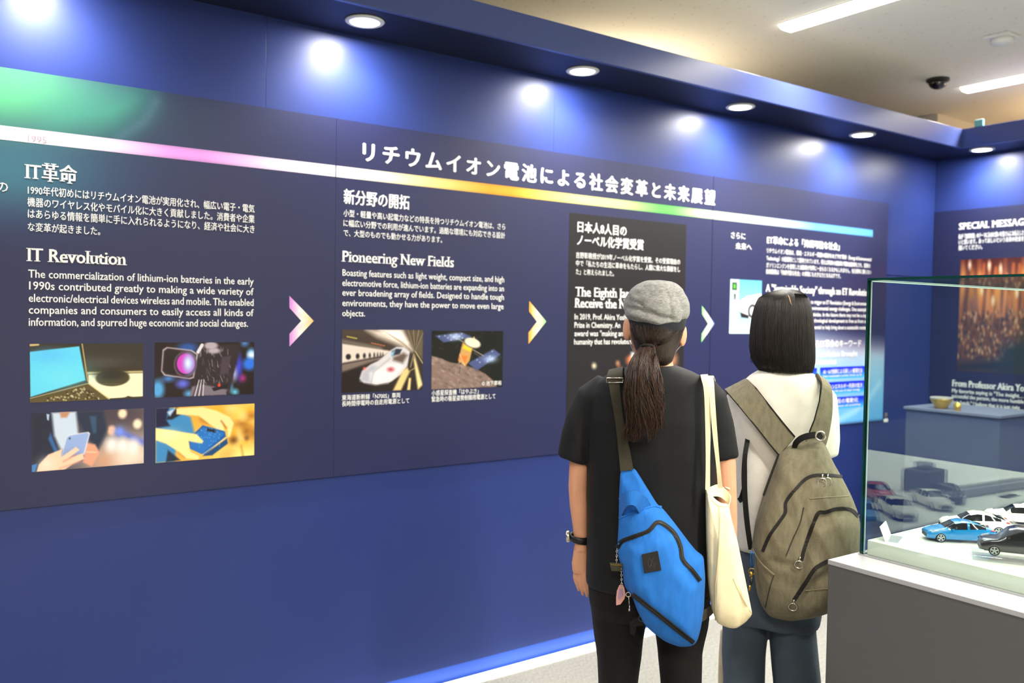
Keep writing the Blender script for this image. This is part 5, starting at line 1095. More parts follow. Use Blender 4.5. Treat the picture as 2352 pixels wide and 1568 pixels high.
# trousers
q = MB()
eloft(q, A, R_(A, [(1290, 1358, 1626, 0, .112), (1345, 1352, 1630, 0, .116), (1385, 1356, 1629, 0, .112), (1410, 1362, 1626, 0, .10)]), 40, p=2.4)
for rows in ([(1375, 1356, 1494), (1434, 1364, 1481), (1461, 1367, 1476), (1511, 1373, 1472), (1568, 1375, 1465)], [(1375, 1494, 1629), (1434, 1504, 1624), (1494, 1512, 1612), (1530, 1516, 1611), (1568, 1519, 1610)]):
    S = R_(A, [(v, a, c, 0, .078) for v, a, c in rows]); x = S[-1][0]
    S += [(x, .0, .42, .056, .066), (x, -.008, .30, .056, .064), (x, -.010, .18, .050, .056), (x, -.008, .095, .048, .054)]; eloft(q, A, S, 26)
fuse('trousers', q, 0.0065, M_blackpants, pa, 3, foldnoise(A, 0.0035, 6, 5, 9.0))
for x in (A.at(1420, 1568, 0)[0], A.at(1564, 1568, 0)[0]): foot(A, x, 0.0, pa, M_shoe)
# hair under the cap, gathered at the nape
HR = [(700, 1450, 1568, .0, .088), (730, 1445, 1573, .0, .096), (755, 1446, 1571, -.004, .096), (775, 1450, 1566, -.008, .090), (795, 1457, 1557, -.012, .078), (810, 1463, 1550, -.014, .072), (824, 1468, 1546, -.012, .066), (836, 1474, 1540, -.008, .062)]
HS = R_(A, HR); q = MB(); eloft(q, A, HS, 40); q.F = [f for f in q.F if len(f) > 4 or not all(math.sin(2*math.pi*(i % 40)/40) > 0.30 for i in f)]
hr = q.build('hair', M_hair1, pa, True)
def back(S, x, z, grow=0.0):
    zs = [s[2] for s in S][::-1]; f = lambda i: np.interp(z, zs, [s[i] for s in S][::-1]); t = max(-0.999, min(0.999, (x-f(0))/(f(3)+grow))); return f(1)-(f(4)+grow)*math.sqrt(1-t*t)
tie = A.at(1487, 797, -0.09); R1 = random.Random(31); cur = []
for k in range(420):
    t = R1.uniform(-1, 1); u0 = 1509+60*t; v0 = 738+20*R1.random()+8*(1-t*t); x0, z0 = A.at(u0, v0, -0.06*(1-abs(t))); pts = []
    for i in range(9):
        f = i/8; fx = f**1.15; x = x0*(1-fx)+tie[0]*fx+0.004*math.sin(3.14*f)*R1.uniform(-1, 1); z = z0*(1-f)+tie[1]*f-0.010*math.sin(3.14*f)*abs(t); pts.append(A.W(x, back(HS, x, z, 0.0012), z))
    cur.append(pts)
strands('hair_strands', cur, 0.0011, M_hair1, pa)
PT = R_(A, [(790, 1477, 1499, -.098, .012), (799, 1474, 1502, -.106, .016), (815, 1462, 1503, -.122, .024), (835, 1453, 1508, -.138, .028), (865, 1446, 1512, -.150, .029), (900, 1445, 1515, -.156, .028), (940, 1448, 1516, -.160, .026), (970, 1450, 1514, -.160, .024), (990, 1458, 1510, -.158, .018), (1004, 1470, 1500, -.156, .008)], -0.14)
q = MB(); eloft(q, A, PT, 30); pn = q.build('ponytail', M_hair1, pa, True); cur = []; cur2 = []
PO = R_(A, [(795, 1474, 1502, -.102, .015), (815, 1458, 1505, -.122, .027), (835, 1448, 1511, -.138, .032), (865, 1439, 1516, -.150, .033), (900, 1435, 1520, -.156, .032), (940, 1441, 1523, -.160, .030), (975, 1443, 1521, -.160, .028), (1000, 1434, 1518, -.158, .026), (1012, 1434, 1516, -.156, .024)], -0.14)
pz = [s[2] for s in PO][::-1]
ca = [math.pi*(0.98+1.04*(j+.5)/16) for j in range(16)]
for k in range(1000):
    a = R1.uniform(math.pi*0.98, math.pi*2.02); cl = min(15, max(0, int((a/math.pi-0.98)/1.04*16))); rr = R1.uniform(0.75, 1.03); zend = PO[-1][2]+R1.random()**1.6*0.10+(0.03 if cl > 9 else 0); pts = []; w1 = R1.uniform(-.5, .5); ph = R1.uniform(0, 6.28); da = R1.uniform(-.25, .25)
    for i in range(16):
        f = i/15; z = PO[0][2]*(1-f)+zend*f; g = lambda j: np.interp(z, pz, [s[j] for s in PO][::-1])
        aa = ca[cl]+(a-ca[cl])*(1-0.45*math.sin(3.1*f))+da*f+0.16*math.sin(5*f+ca[cl]*7); x = g(0)+g(3)*rr*math.cos(aa)+0.0075*f*math.sin(8*f+ca[cl]*9)+0.002*math.sin(13*f+ph); y = g(1)+g(4)*rr*math.sin(aa)+0.003*math.sin(7*f+ca[cl]*5); pts.append(A.W(x, y, z))
    (cur if R1.random() < 0.62 else cur2).append(pts)
strands('ponytail_strands', cur, 0.0012, M_hair1, pa); strands('ponytail_strands', cur2, 0.0011, M_hair1t, pa, label='lighter brown strands')
q = MB(); x, z = A.at(1487, 797, -0.1); q.ring(A.W(x, -0.104, z), A.W(0, 0.35, 1)-np.array(A.W(0, 0, 0)), 0.016, 0.0045, 20, 8); q.build('hair_tie', M_web, pa, True)
# cap
cp = MB(); CS = R_(A, [(646, 1494, 1526, .006, .030), (648, 1478, 1541, .006, .062), (654, 1463, 1556, .006, .086), (664, 1450, 1568, .006, .102), (680, 1440, 1577, .006, .112), (697, 1434, 1582, .006, .118), (711, 1433, 1583, .006, .118), (722, 1437, 1581, .006, .114), (731, 1444, 1577, .004, .106)])
eloft(cp, A, CS, 44)
def tilt(mb, k, z0): mb.V = [(p[0], p[1], p[2]+k*float((np.array(p)-A.B)@A.F)*max(0, min(1, (z0-p[2])/0.05+0.3))) for p in mb.V]
tilt(cp, 0.13, hz)
CFOLD = [([A.at(u, v, -.11) for u, v in L], w, d) for L, w, d in (([(1440, 706), (1462, 708), (1490, 716), (1515, 727), (1545, 734)], .007, -.0075), ([(1452, 722), (1480, 731), (1512, 738)], .006, .004), ([(1537, 684), (1541, 705), (1542, 730)], .006, -.005), ([(1507, 648), (1500, 670), (1474, 700)], .0035, -.0016), ([(1507, 648), (1530, 668), (1558, 706)], .0035, -.0016), ([(1470, 668), (1492, 690), (1520, 694)], .010, .003), ([(1560, 680), (1572, 712), (1570, 735)], .006, -.005), ([(1446, 690), (1462, 694), (1475, 700)], .006, -.005))]
def capf(c):
    q = np.array(c)-A.B; x, y, z = q@A.R, q@A.F, q[2]; h = 0.0022*noise.noise(Vector((x*30, y*30, z*45)))+0.003*(1-2*abs(noise.noise(Vector((x*13, y*13, z*20)))))
    if y < 0.03:
        for L, w, d in CFOLD:
            D = 9.0
            for (x0, z0), (x1, z1) in zip(L[:-1], L[1:]):
                dx, dz = x1-x0, z1-z0; t = max(0, min(1, ((x-x0)*dx+(z-z0)*dz)/(dx*dx+dz*dz))); D = min(D, math.hypot(x-x0-t*dx, z-z0-t*dz))
            h += d*math.exp(-(D/w)**2)
    return h
crown = fuse('cap', cp, 0.0038, M_cap, pa, 3, capf, 'grey marl flat cap')
bd = MB(); BS = R_(A, [(724, 1444, 1575, .004, .103), (732, 1443, 1577, .004, .105), (748, 1446, 1575, .004, .105), (757, 1449, 1571, .004, .101)]); eloft(bd, A, BS, 44); tilt(bd, 0.13, hz+1); bd.build('cap_band', M_capband, crown, True)
br = MB(); pts = []
for t in np.linspace(-1.05, 1.05, 15): pts.append((0.085*math.sin(t), 0.085*math.cos(t)+0.0, 0.115*math.sin(t)*0.85, 0.155*math.cos(t)))
V = []
for (x1, y1, x2, y2) in pts:
    for (x, y, dz) in ((x1, y1, 0), (x2, y2, -0.012), (x2, y2, -0.018), (x1, y1, -0.006)): V.append(A.W(hx+x, y, hz-0.055+dz))
F = [(i*4+k, i*4+(k+1) % 4, (i+1)*4+(k+1) % 4, (i+1)*4+k) for i in range(14) for k in range(4)]+[(0, 1, 2, 3), (59, 58, 57, 56)]; br.add(V, F); br.build('cap_brim', M_cap, crown, True)
# mask with ear loops
q = MB(); V = []; F = []
for i in range(9):
    t = -0.95+1.9*i/8
    for j in range(6):
        z = hz-0.110-0.016*j; r = 1.06-0.02*abs(j-2.5); V.append(A.W(hx+0.074*math.sin(t)*r*(1-0.03*j), 0.028+0.082*math.cos(t)*r+0.026*math.exp(-(t/0.35)**2)*(1-0.15*j), z))
for i in range(8):
    for j in range(5): F.append((i*6+j, (i+1)*6+j, (i+1)*6+j+1, i*6+j+1))
q.add(V, F); mk = q.build('face_mask', M_mask, pa, True); sm = mk.modifiers.new('thick', 'SOLIDIFY'); sm.thickness = 0.002
for s, (u, v) in ((-1, (1437, 757)), (1, (1572, 770))):
    x, z = A.at(u, v, 0); q = MB(); q.tube([A.W(hx+s*0.064, 0.075, hz-0.115), A.W(x-s*0.008, 0.022, z+0.020), A.W(x-s*0.004, 0.0, z+0.010), A.W(x-s*0.007, 0.004, z-0.026), A.W(hx+s*0.058, 0.072, hz-0.185)], 0.0013, 6); q.build('ear_loop', M_mask, mk, True)
faceparts(A, (hx, 0.012, hz-0.100, .076, .094), pa, M_eye, M_skin)
# wrist watch
wt = thing('wristwatch', 'black rubber wristwatch on the left wrist of the capped person', 'watch', A.P(1334, 1236, .016))
q = MB(); c = np.array(A.P(1331, 1235, .016)); ax = np.array(A.P(1329, 1200, .010))-np.array(A.P(1334, 1262, .018)); ax /= np.linalg.norm(ax); e1 = A.R-ax*(A.R@ax); e1 /= np.linalg.norm(e1); e2 = np.cross(ax, e1)
V = []; F = []; n = 30
for k in range(n):
    t = 2*math.pi*k/n; d = e1*math.cos(t)*0.0245+e2*math.sin(t)*0.0225; o = d/np.linalg.norm(d); ww = 0.0095+0.001*math.cos(t)
    for (h, g) in ((-ww, 0), (ww, 0), (ww, .0035), (-ww, .0035)): V.append(tuple(c+d+o*g+ax*(h)-ax*0.010*math.cos(t)*0.6))
for k in range(n):
    for j in range(4): F.append((k*4+j, k*4+(j+1) % 4, ((k+1) % n)*4+(j+1) % 4, ((k+1) % n)*4+j))
q.add(V, F); q.build('watch_strap', M_rubber, wt, True)
q = MB(); d = -e1*0.0275+ax*0.006; a3 = e1; u3 = ax; w3 = e2
V = []; F = []
for (g, r) in ((0, .0155), (-.004, .0165), (-.008, .0165), (-.010, .014), (-.010, 0.0)):
    for k in range(24): t = 2*math.pi*k/24; V.append(tuple(c+d+a3*g+u3*r*math.cos(t)+w3*r*math.sin(t)))
F = [(i*24+k, i*24+(k+1) % 24, (i+1)*24+(k+1) % 24, (i+1)*24+k) for i in range(4) for k in range(24)]; q.add(V, F); q.build('watch_case', M_steel, wt, True)
q = MB(); q.ring(tuple(c+np.array(A.R)*0.024-A.F*0.012), ax, 0.004, 0.0016, 12, 6); q.build('watch_buckle', M_steel, wt, True)
# ---------------------------------------------------------------- blue sling bag
sb = thing('sling_bag', 'bright blue canvas sling bag across the back of the black T-shirt', 'bag', A.P(1520, 1330, -.17))
OUT = [(1425, 1080), (1457, 1073), (1474, 1100), (1511, 1160), (1521, 1165), (1553, 1205), (1583, 1245), (1602, 1268), (1616, 1274), (1620, 1326), (1617, 1394), (1610, 1440), (1602, 1471), (1592, 1482), (1563, 1484), (1529, 1472), (1496, 1448), (1479, 1431), (1462, 1397), (1452, 1368), (1434, 1345), (1430, 1309), (1420, 1276), (1418, 1249), (1421, 1202), (1422, 1141)]
SB = Pouch(A, OUT, (1520, 1322), -.135, .060, .008, 3.0, [([(1440, 1240), (1509, 1202), (1550, 1222), (1566, 1282), (1606, 1336), (1590, 1465), (1546, 1432), (1455, 1362), (1436, 1330), (1432, 1280)], .020, .035), ([(1424, 1082), (1458, 1076), (1512, 1160), (1424, 1190)], -.012, .02)], 0.0065, 3)
sbody = SB.mesh('bag_body', M_bluebag, sb)
z1, _ = SB.band('zipper', [(1418, 1258), (1428, 1243), (1455, 1232), (1489, 1219), (1509, 1199), (1529, 1206), (1550, 1226), (1563, 1255), (1568, 1284), (1590, 1309), (1608, 1333)], .0115, M_zip, sb)
SB.band('zipper_teeth', [(1420, 1256), (1429, 1242.5), (1455, 1232), (1489, 1219), (1509, 1199.5), (1529, 1206), (1550, 1226), (1563, 1255), (1568, 1284), (1590, 1309), (1607, 1332)], .0025, M_rubber, z1, 0.003, 0.002)
z2, _ = SB.band('zipper', [(1452, 1364), (1496, 1398), (1546, 1438), (1593, 1475)], .0115, M_zip, sb)
SB.band('zipper_teeth', [(1453, 1365), (1496, 1398), (1546, 1438), (1592, 1474)], .0025, M_rubber, z2, 0.003, 0.002)
SB.band('seam_piping', [(1422, 1190), (1462, 1174), (1500, 1162), (1520, 1164)], .004, M_bluebag, sb, 0.001, 0.003)
q = MB(); P = [SB.pt(u, v, .0015) for u, v in ((1474, 1272), (1511, 1264), (1519, 1308), (1480, 1315))]; nn = (P[1]-P[0]).cross(P[3]-P[0]).normalized(); nn = nn if nn.dot(Vector(A.F)) < 0 else -nn
q.prism(P, nn*0.003); pt_ = q.build('leather_patch', M_leather, sb, bevel=0.0006)
q = MB()
def patchpt(a, b_): return (P[0]*(1-a)+P[1]*a)*(1-b_)+(P[3]*(1-a)+P[2]*a)*b_+nn*0.0033
for pl_ in ([(.35, .75), (.30, .45), (.45, .28), (.55, .50), (.40, .70)], [(.42, .80), (.55, .45), (.70, .30)], [(.55, .75), (.66, .52), (.74, .60), (.60, .85)]): q.tube([patchpt(*p) for p in pl_], 0.0006, 5)
q.build('embossed_mark', mat('embossed_line', (70, 66, 64), 0.4), pt_)
# grab loop standing off the neck of the bag
Lp = [SB.pt(*q) for q in ((1423, 1143, .001), (1431, 1130, .026), (1446, 1120, .046), (1468, 1121, .044), (1484, 1140, .020), (1493, 1160, .001))]
Rp = [SB.pt(*q) for q in ((1430, 1182, .001), (1436, 1166, .026), (1445, 1152, .046), (1457, 1152, .046), (1463, 1165, .022), (1467, 1177, .001))]
gl = ribbon('grab_loop', Lp, Rp, .005, M_bluebag, sb)
for E_ in (Lp, Rp):  # darker blue tubes stand in for the shadow along the loop's edges
    q = MB(); q.tube(E_, 0.0022, 6); q.build('loop_edge_shade', mat('deep_blue_edge_shade', (24, 74, 140), 0.8), gl, True)
# shoulder strap
ribbon('strap', [A.P(1425, 1082, -.150), A.P(1421, 1040, -.140), A.P(1414, 975, -.133), A.P(1404, 915, -.128), A.P(1397, 874, -.120)], [A.P(1455, 1078, -.152), A.P(1446, 1030, -.142), A.P(1434, 975, -.135), A.P(1426, 915, -.130), A.P(1422, 874, -.122)], .003, M_oliveweb, sb)
ribbon('strap', [A.P(1395, 876, -.122), A.P(1395, 862, -.112), A.P(1398, 852, -.075), A.P(1401, 850, -.02), A.P(1403, 862, .04), A.P(1404, 900, .105), A.P(1412, 1000, .135)], [A.P(1430, 876, -.124), A.P(1430, 856, -.114), A.P(1431, 846, -.075), A.P(1433, 843, -.02), A.P(1434, 855, .04), A.P(1436, 900, .105), A.P(1450, 1000, .135)], .0035, M_oliveweb, sb)
ribbon('strap', [A.P(1412, 1000, .135), A.P(1470, 1150, .145), A.P(1560, 1290, .145), A.P(1632, 1360, .09), A.P(1640, 1400, .0), A.P(1622, 1420, -.10), A.P(1606, 1430, -.145)], [A.P(1450, 1000, .135), A.P(1500, 1140, .145), A.P(1580, 1265, .145), A.P(1640, 1330, .09), A.P(1646, 1370, .0), A.P(1626, 1395, -.10), A.P(1608, 1405, -.145)], .0035, M_oliveweb, sb)
q = MB(); a, c2 = Vector(A.P(1393, 873, -.125)), Vector(A.P(1431, 873, -.127)); dz = Vector((0, 0, .006)); q.tube([a-dz, a+dz, c2+dz, c2-dz, a-dz], 0.0016, 8); q.build('slider', M_steel, sb, True)
# side webbing, buckle and loose end under the bag
ribbon('side_webbing', [A.P(1496, 1402, -.150), A.P(1470, 1415, -.140), A.P(1452, 1424, -.132)], [A.P(1505, 1414, -.150), A.P(1478, 1432, -.140), A.P(1456, 1440, -.132)], .003, M_web, sb)
ribbon('loose_strap_end', [A.P(1446, 1426, -.130), A.P(1447, 1440, -.130), A.P(1448, 1456, -.128)], [A.P(1462, 1428, -.131), A.P(1461, 1442, -.131), A.P(1458, 1458, -.129)], .003, M_web, sb)
q = MB(); a = A.P(1474, 1420, -.146); q.ring(a, A.F, 0.008, 0.0022, 14, 6); q.build('buckle', M_rubber, sb, True)
def chain(name, par, p0, p1, n, m):
    q = MB(); p0, p1 = Vector(p0), Vector(p1); d = (p1-p0)/n
    for i in range(n): q.ring(p0+d*(i+.5), A.F if i % 2 else A.R, d.length*0.42, 0.0009, 10, 5)
    return q.build(name, m, par, True)
kc = thing('key_charm', 'clear pinkish acrylic charm hanging on a chain from the blue bag', 'charm', A.P(1424, 1345, -.165), 'charms on the blue sling bag')
chain('chain', kc, A.P(1427, 1303, -.165), A.P(1428, 1348, -.165), 9, M_steel)
q = MB(); q.prism([A.P(u, v, -.165) for u, v in ((1422, 1344), (1430, 1342), (1434, 1350), (1437, 1366), (1434, 1376), (1425, 1388), (1415, 1390), (1415, 1372), (1417, 1356))], A.F*0.004); q.build('acrylic_plate', mat('pink_clear_acrylic', (206, 150, 140), 0.12, spec=0.8, alpha=0.8), kc, bevel=0.0008)
q = MB(); q.prism([A.P(u, v, -.1655) for u, v in ((1423, 1352), (1430, 1351), (1432, 1366), (1422, 1378), (1419, 1372))], -A.F*0.0005); q.build('printed_shape', mat('mauve_print', (150, 120, 150), 0.5), kc)
kt = thing('name_tag', 'small dark olive tag hanging from the left zip of the blue bag', 'tag', A.P(1414, 1300, -.165), 'charms on the blue sling bag')
chain('chain', kt, A.P(1417, 1258, -.160), A.P(1416, 1294, -.164), 7, M_steel)
q = MB(); q.prism([A.P(u, v, -.166) for u, v in ((1400, 1292), (1430, 1294), (1430, 1312), (1404, 1311))], A.F*0.003); q.build('tag_plate', mat('dark_olive_plastic', (44, 42, 26), 0.35), kt, bevel=0.0008)
q = MB(); q.tube([A.P(1402, 1296, -.1665), A.P(1429, 1297.5, -.1665)], 0.0006, 5); q.build('tag_line', M_brass, kt)
kh = thing('key_clasp', 'nickel swivel clasp hanging below the blue bag', 'clasp', A.P(1444, 1380, -.165), 'charms on the blue sling bag')
q = MB(); q.ring(A.P(1443, 1365, -.165), A.F, 0.006, 0.0013, 14, 6); q.ring(A.P(1446, 1394, -.165), A.R, 0.005, 0.0013, 14, 6); q.tube([A.P(1444, 1370, -.165), A.P(1445.5, 1390, -.165)], 0.0012, 6); q.tube([A.P(1446, 1398, -.165), A.P(1445, 1403, -.165)], [0.003, 0.002], 8); q.build('clasp', M_steel, kh, True)
# ---------------------------------------------------------------- cream tote
tb = thing('tote_bag', 'cream canvas tote bag hanging from the right shoulder of the capped person', 'bag', A.P(1670, 1300, -.12))
TO = [(1621, 1118), (1626, 1122), (1640, 1144), (1657, 1156), (1674, 1156), (1677, 1175), (1681, 1195), (1694, 1242), (1711, 1326), (1722, 1380), (1728, 1410), (1712, 1428), (1691, 1442), (1674, 1441), (1647, 1430), (1634, 1397), (1625, 1326), (1622, 1242), (1621, 1180)]
TB = Pouch(A, TO, (1660, 1290), -.095, .048, .03, 3.2, [([(1650, 1150), (1652, 1160), (1640, 1420), (1628, 1400), (1624, 1200), (1626, 1130)], -.008, .02), ([(1690, 1330), (1716, 1380), (1700, 1430), (1690, 1430)], -.008, .015)], 0.004, 8)
TB.mesh('bag_body', M_cream, tb)
TB.band('seam', [(1650, 1152), (1653, 1200), (1648, 1290), (1642, 1350), (1643, 1424)], .0022, M_stitch, tb, 0.0008, 0.0012); TB.band('seam', [(1684, 1328), (1698, 1360), (1726, 1408)], .0016, M_stitch, tb, 0.0008, 0.0012)
TB.band('hem', [(1623, 1126), (1640, 1150), (1658, 1161), (1676, 1160)], .006, M_cream, tb, 0.001, 0.003)
q = MB(); pts = [A.P(u, v, y) for u, v, y in ((1627, 1120, -.075), (1648, 1112, -.06), (1664, 1121, -.055), (1678, 1139, -.075), (1675, 1158, -.105))]; pts2 = [A.P(u, v, y) for u, v, y in ((1629, 1140, -.085), (1650, 1140, -.07), (1664, 1148, -.065), (1674, 1158, -.08), (1672, 1175, -.11))]
ribbon('back_panel', pts, pts2, .002, M_cream, tb)
ribbon('handle', [A.P(1620, 1124, -.140), A.P(1621, 1060, -.138), A.P(1620, 980, -.134), A.P(1617, 900, -.125), A.P(1611, 871, -.095), A.P(1609, 862, -.04), A.P(1611, 866, .02), A.P(1620, 900, .08), A.P(1632, 1000, .07), A.P(1640, 1115, .0)], [A.P(1631, 1126, -.140), A.P(1631, 1060, -.138), A.P(1632, 985, -.134), A.P(1632, 900, -.126), A.P(1627, 870, -.096), A.P(1625, 862, -.04), A.P(1627, 864, .02), A.P(1636, 900, .08), A.P(1644, 1000, .07), A.P(1650, 1115, .0)], .003, M_cream, tb)
ribbon('handle', [A.P(1649, 1120, -.110), A.P(1645, 1070, -.130), A.P(1637, 1000, -.139), A.P(1631, 930, -.134), A.P(1628, 880, -.110), A.P(1626, 866, -.04), A.P(1629, 868, .02), A.P(1638, 905, .08), A.P(1652, 1010, .06), A.P(1666, 1120, -.03)], [A.P(1660, 1120, -.110), A.P(1654, 1070, -.130), A.P(1648, 1000, -.139), A.P(1643, 930, -.134), A.P(1640, 880, -.110), A.P(1638, 866, -.04), A.P(1641, 868, .02), A.P(1650, 905, .08), A.P(1664, 1010, .06), A.P(1676, 1125, -.03)], .003, M_cream, tb)
# ================================================================ visitor with the bobbed hair
B = Fig(1795, 2.65)
pb = thing('person', 'person seen from behind with black bob hair, white shirt and slate trousers', 'person', B.W(0, 0, 0), 'visitors reading the sign')
bxx, bz = B.at(1797, 673, 0)
b = MB(); eloft(b, B, headsecs(bxx, 0.012, bz, 0.218, 0.074, 0.092)[1:])
b.tube([B.W(bxx, 0.098, bz-0.088), B.W(bxx, 0.116, bz-0.122), B.W(bxx, 0.110, bz-0.130)], [0.008, 0.012, 0.008], 10)
for s in (-1, 1): ball(b, B.W(bxx+s*0.074, 0.008, bz-0.105), (0.012, 0.014, 0.028), 12)
eloft(b, B, R_(B, [(800, 1762, 1832, 0, .054), (840, 1764, 1832, -.004, .054), (865, 1750, 1850, -.006, .06), (890, 1720, 1880, -.006, .068)]))
eloft(b, B, R_(B, [(885, 1722, 1878, 0, .07), (910, 1712, 1888, 0, .082), (1000, 1716, 1884, 0, .088), (1120, 1718, 1876, 0, .082), (1240, 1706, 1876, 0, .092), (1300, 1704, 1876, 0, .09)]), p=2.3)
limb(b, B, [(1728, 905, 0, .040), (1710, 945, 0, .038), (1704, 1010, 0, .034), (1706, 1080, .0, .030), (1712, 1120, .01, .028), (1730, 1150, .07, .026), (1752, 1170, .15, .023), (1764, 1178, .20, .019), (1768, 1184, .225, .020)])
limb(b, B, [(1870, 900, 0, .040), (1884, 945, 0, .038), (1887, 1010, 0, .033), (1884, 1080, .0, .029), (1878, 1120, .01, .027), (1858, 1150, .07, .025), (1830, 1172, .15, .022), (1814, 1182, .20, .019), (1808, 1188, .225, .020)])
for s, u0 in ((1, 1772), (-1, 1804)):
    x0, z0 = B.at(u0, 1188, .235); eloft(b, B, [(x0, .235, z0+.016, .018, .020), (x0+s*.004, .245, z0-.008, .024, .026), (x0+s*.006, .252, z0-.030, .024, .026), (x0+s*.006, .255, z0-.044, .020, .022)], 16, 2.4)
    for j, (dy, l) in enumerate(((-.020, .050), (-.006, .060), (.008, .060), (.021, .048))):
        b.tube([B.W(x0+s*.006, .250+dy, z0-.034), B.W(x0+s*.014, .252+dy, z0-.050), B.W(x0+s*.020, .254+dy, z0-.050-l*0.35), B.W(x0+s*.010, .254+dy, z0-.050-l*0.62), B.W(x0-s*.002, .252+dy, z0-.050-l*0.55)], [.0090, .0088, .0082, .0074, .0058], 10)
    b.tube([B.W(x0, .240, z0), B.W(x0-s*.016, .226, z0-.020), B.W(x0-s*.020, .222, z0-.042), B.W(x0-s*.012, .224, z0-.058)], [.012, .0115, .009, .0065], 10)
for rows in ([(1300, 1706, 1790), (1440, 1684, 1744), (1568, 1684, 1740)], [(1300, 1792, 1874), (1440, 1790, 1856), (1568, 1802, 1862)]):
    S = R_(B, [(v, a, c, 0, .06) for v, a, c in rows]); x = S[-1][0]; S += [(x, -.008, .30, .048, .054), (x, -.012, .17, .038, .044), (x, -.01, .09, .033, .038), (x, 0, .05, .033, .044)]; eloft(b, B, S)
fuse('body', b, 0.0036, M_skin2, pb, 2)
q = MB()
eloft(q, B, R_(B, [(850, 1760, 1840, -.010, .060), (856, 1744, 1866, -.010, .074), (868, 1724, 1884, -.010, .086), (884, 1706, 1896, -.006, .096), (910, 1690, 1906, 0, .108), (960, 1686, 1904, 0, .116), (1040, 1690, 1898, 0, .116), (1120, 1690, 1892, 0, .116), (1200, 1692, 1886, 0, .120), (1248, 1694, 1884, 0, .124), (1256, 1695, 1883, 0, .122)]), 40, p=2.35)
limb(q, B, [(1735, 905, 0, .05), (1712, 925, 0, .056), (1707, 975, 0, .054), (1708, 1030, 0, .053), (1712, 1085, .0, .050), (1720, 1115, .02, .046)])
limb(q, B, [(1862, 900, 0, .05), (1880, 922, 0, .050), (1886, 965, 0, .047), (1888, 1010, 0, .046), (1886, 1042, .0, .044)])
fuse('shirt', q, 0.0065, M_whiteshirt, pb, 3, foldnoise(B, 0.0065, 7, 1.8, 11.0))
xa, za = B.at(1798, 853, 0); q = MB(); pts = [B.W(xa+.054*math.cos(t), -.008+.062*math.sin(t), za+0.002+0.008*math.sin(t)) for t in np.linspace(0, 2*math.pi, 30)]; q.tube(pts, 0.010, 10, cap=False, flat=0.5); q.build('collar', M_whiteshirt, pb, True)
q = MB(); eloft(q, B, R_(B, [(1215, 1700, 1880, 0, .104), (1290, 1694, 1884, 0, .112), (1400, 1672, 1886, 0, .110), (1424, 1668, 1882, 0, .10)]), 40, p=2.4)
for rows in ([(1330, 1686, 1792), (1424, 1664, 1765), (1500, 1663, 1758), (1568, 1665, 1755)], [(1330, 1790, 1886), (1424, 1766, 1872), (1500, 1772, 1880), (1568, 1779, 1887)]):
    S = R_(B, [(v, a, c, 0, .080) for v, a, c in rows]); x = S[-1][0]; S += [(x, 0, .34, .066, .080), (x, -.004, .20, .068, .082), (x, -.004, .085, .070, .084)]; eloft(q, B, S, 26)
fuse('trousers', q, 0.0065, M_greypants, pb, 3, foldnoise(B, 0.006, 7, 2.2, 21.0))
for x in (B.at(1710, 1568, 0)[0], B.at(1832, 1568, 0)[0]): foot(B, x, 0.0, pb, M_shoew)
faceparts(B, (bxx, 0.012, bz-0.098, .074, .092), pb, M_eye, M_skin2); lips(B, (bxx, 0.020, bz-0.098, .074, .092), pb, mat('lip', (178, 96, 88), 0.5))
# bob
HB = R_(B, [(664.5, 1803, 1815, .004, .008), (666, 1791, 1826, .004, .026), (669, 1777, 1837, .003, .046), (675, 1760, 1847, .002, .070), (684, 1744, 1856, 0, .088), (700, 1736, 1861, -.002, .100), (725, 1729, 1866, -.004, .106), (760, 1724, 1869, -.006, .108), (800, 1722, 1871, -.008, .104), (826, 1728, 1871, -.010, .098), (842, 1736, 1869, -.012, .090), (850, 1746, 1865, -.014, .080)])
V = []; F = []; n = 96; ns = []
for i, (x, y, z, rx, ry) in enumerate(HB):
    for k in range(n):
        a = 2*math.pi*k/n; f = 1+0.018*noise.noise(Vector((math.cos(a)*9, math.sin(a)*9, z*2)))+0.012*noise.noise(Vector((math.cos(a)*26, math.sin(a)*26, z*3)))
        V.append(B.W(x+rx*f*math.cos(a), y+ry*f*math.sin(a)*(1.0 if math.sin(a) < 0 else 0.86), z))
for i in range(len(HB)-1):
    for k in range(n):
        am = 2*math.pi*(k+.5)/n
        if i >= 5 and math.sin(am) > 0.62: continue   # open over the face
        F.append((i*n+k, i*n+(k+1) % n, (i+1)*n+(k+1) % n, (i+1)*n+k))
F.append(tuple(range(n))[::-1]); q = MB(); q.add(V, F); hb = q.build('hair', M_hair2, pb, True); sm = hb.modifiers.new('thick', 'SOLIDIFY'); sm.thickness = 0.012; sm.offset = -1
R2 = random.Random(77); zz = [s[2] for s in HB][::-1]; cur = []
for k in range(2000):
    a = R2.uniform(math.pi*0.93, math.pi*2.07); zend = HB[-1][2]+R2.uniform(-0.006, 0.010); start = R2.choice([0, 0, 1, 1]); g0 = R2.uniform(-0.0005, 0.0022); ph = R2.uniform(0, 6.28); pts = []
    side = 1 if math.cos(a) > 0.12 else -1
    z0 = HB[start][2]-0.001
    for i in range(15):
        f = i/14; z = z0*(1-f**1.5)+zend*f**1.5; g = lambda j: np.interp(z, zz, [s[j] for s in HB][::-1]); aa = a+0.03*math.sin(4*f+ph)
        pts.append(B.W(g(0)+(g(3)+g0)*math.cos(aa), g(1)+(g(4)+g0)*math.sin(aa)*(1.0 if math.sin(aa) < 0 else 0.86), z))
    cur.append(pts)
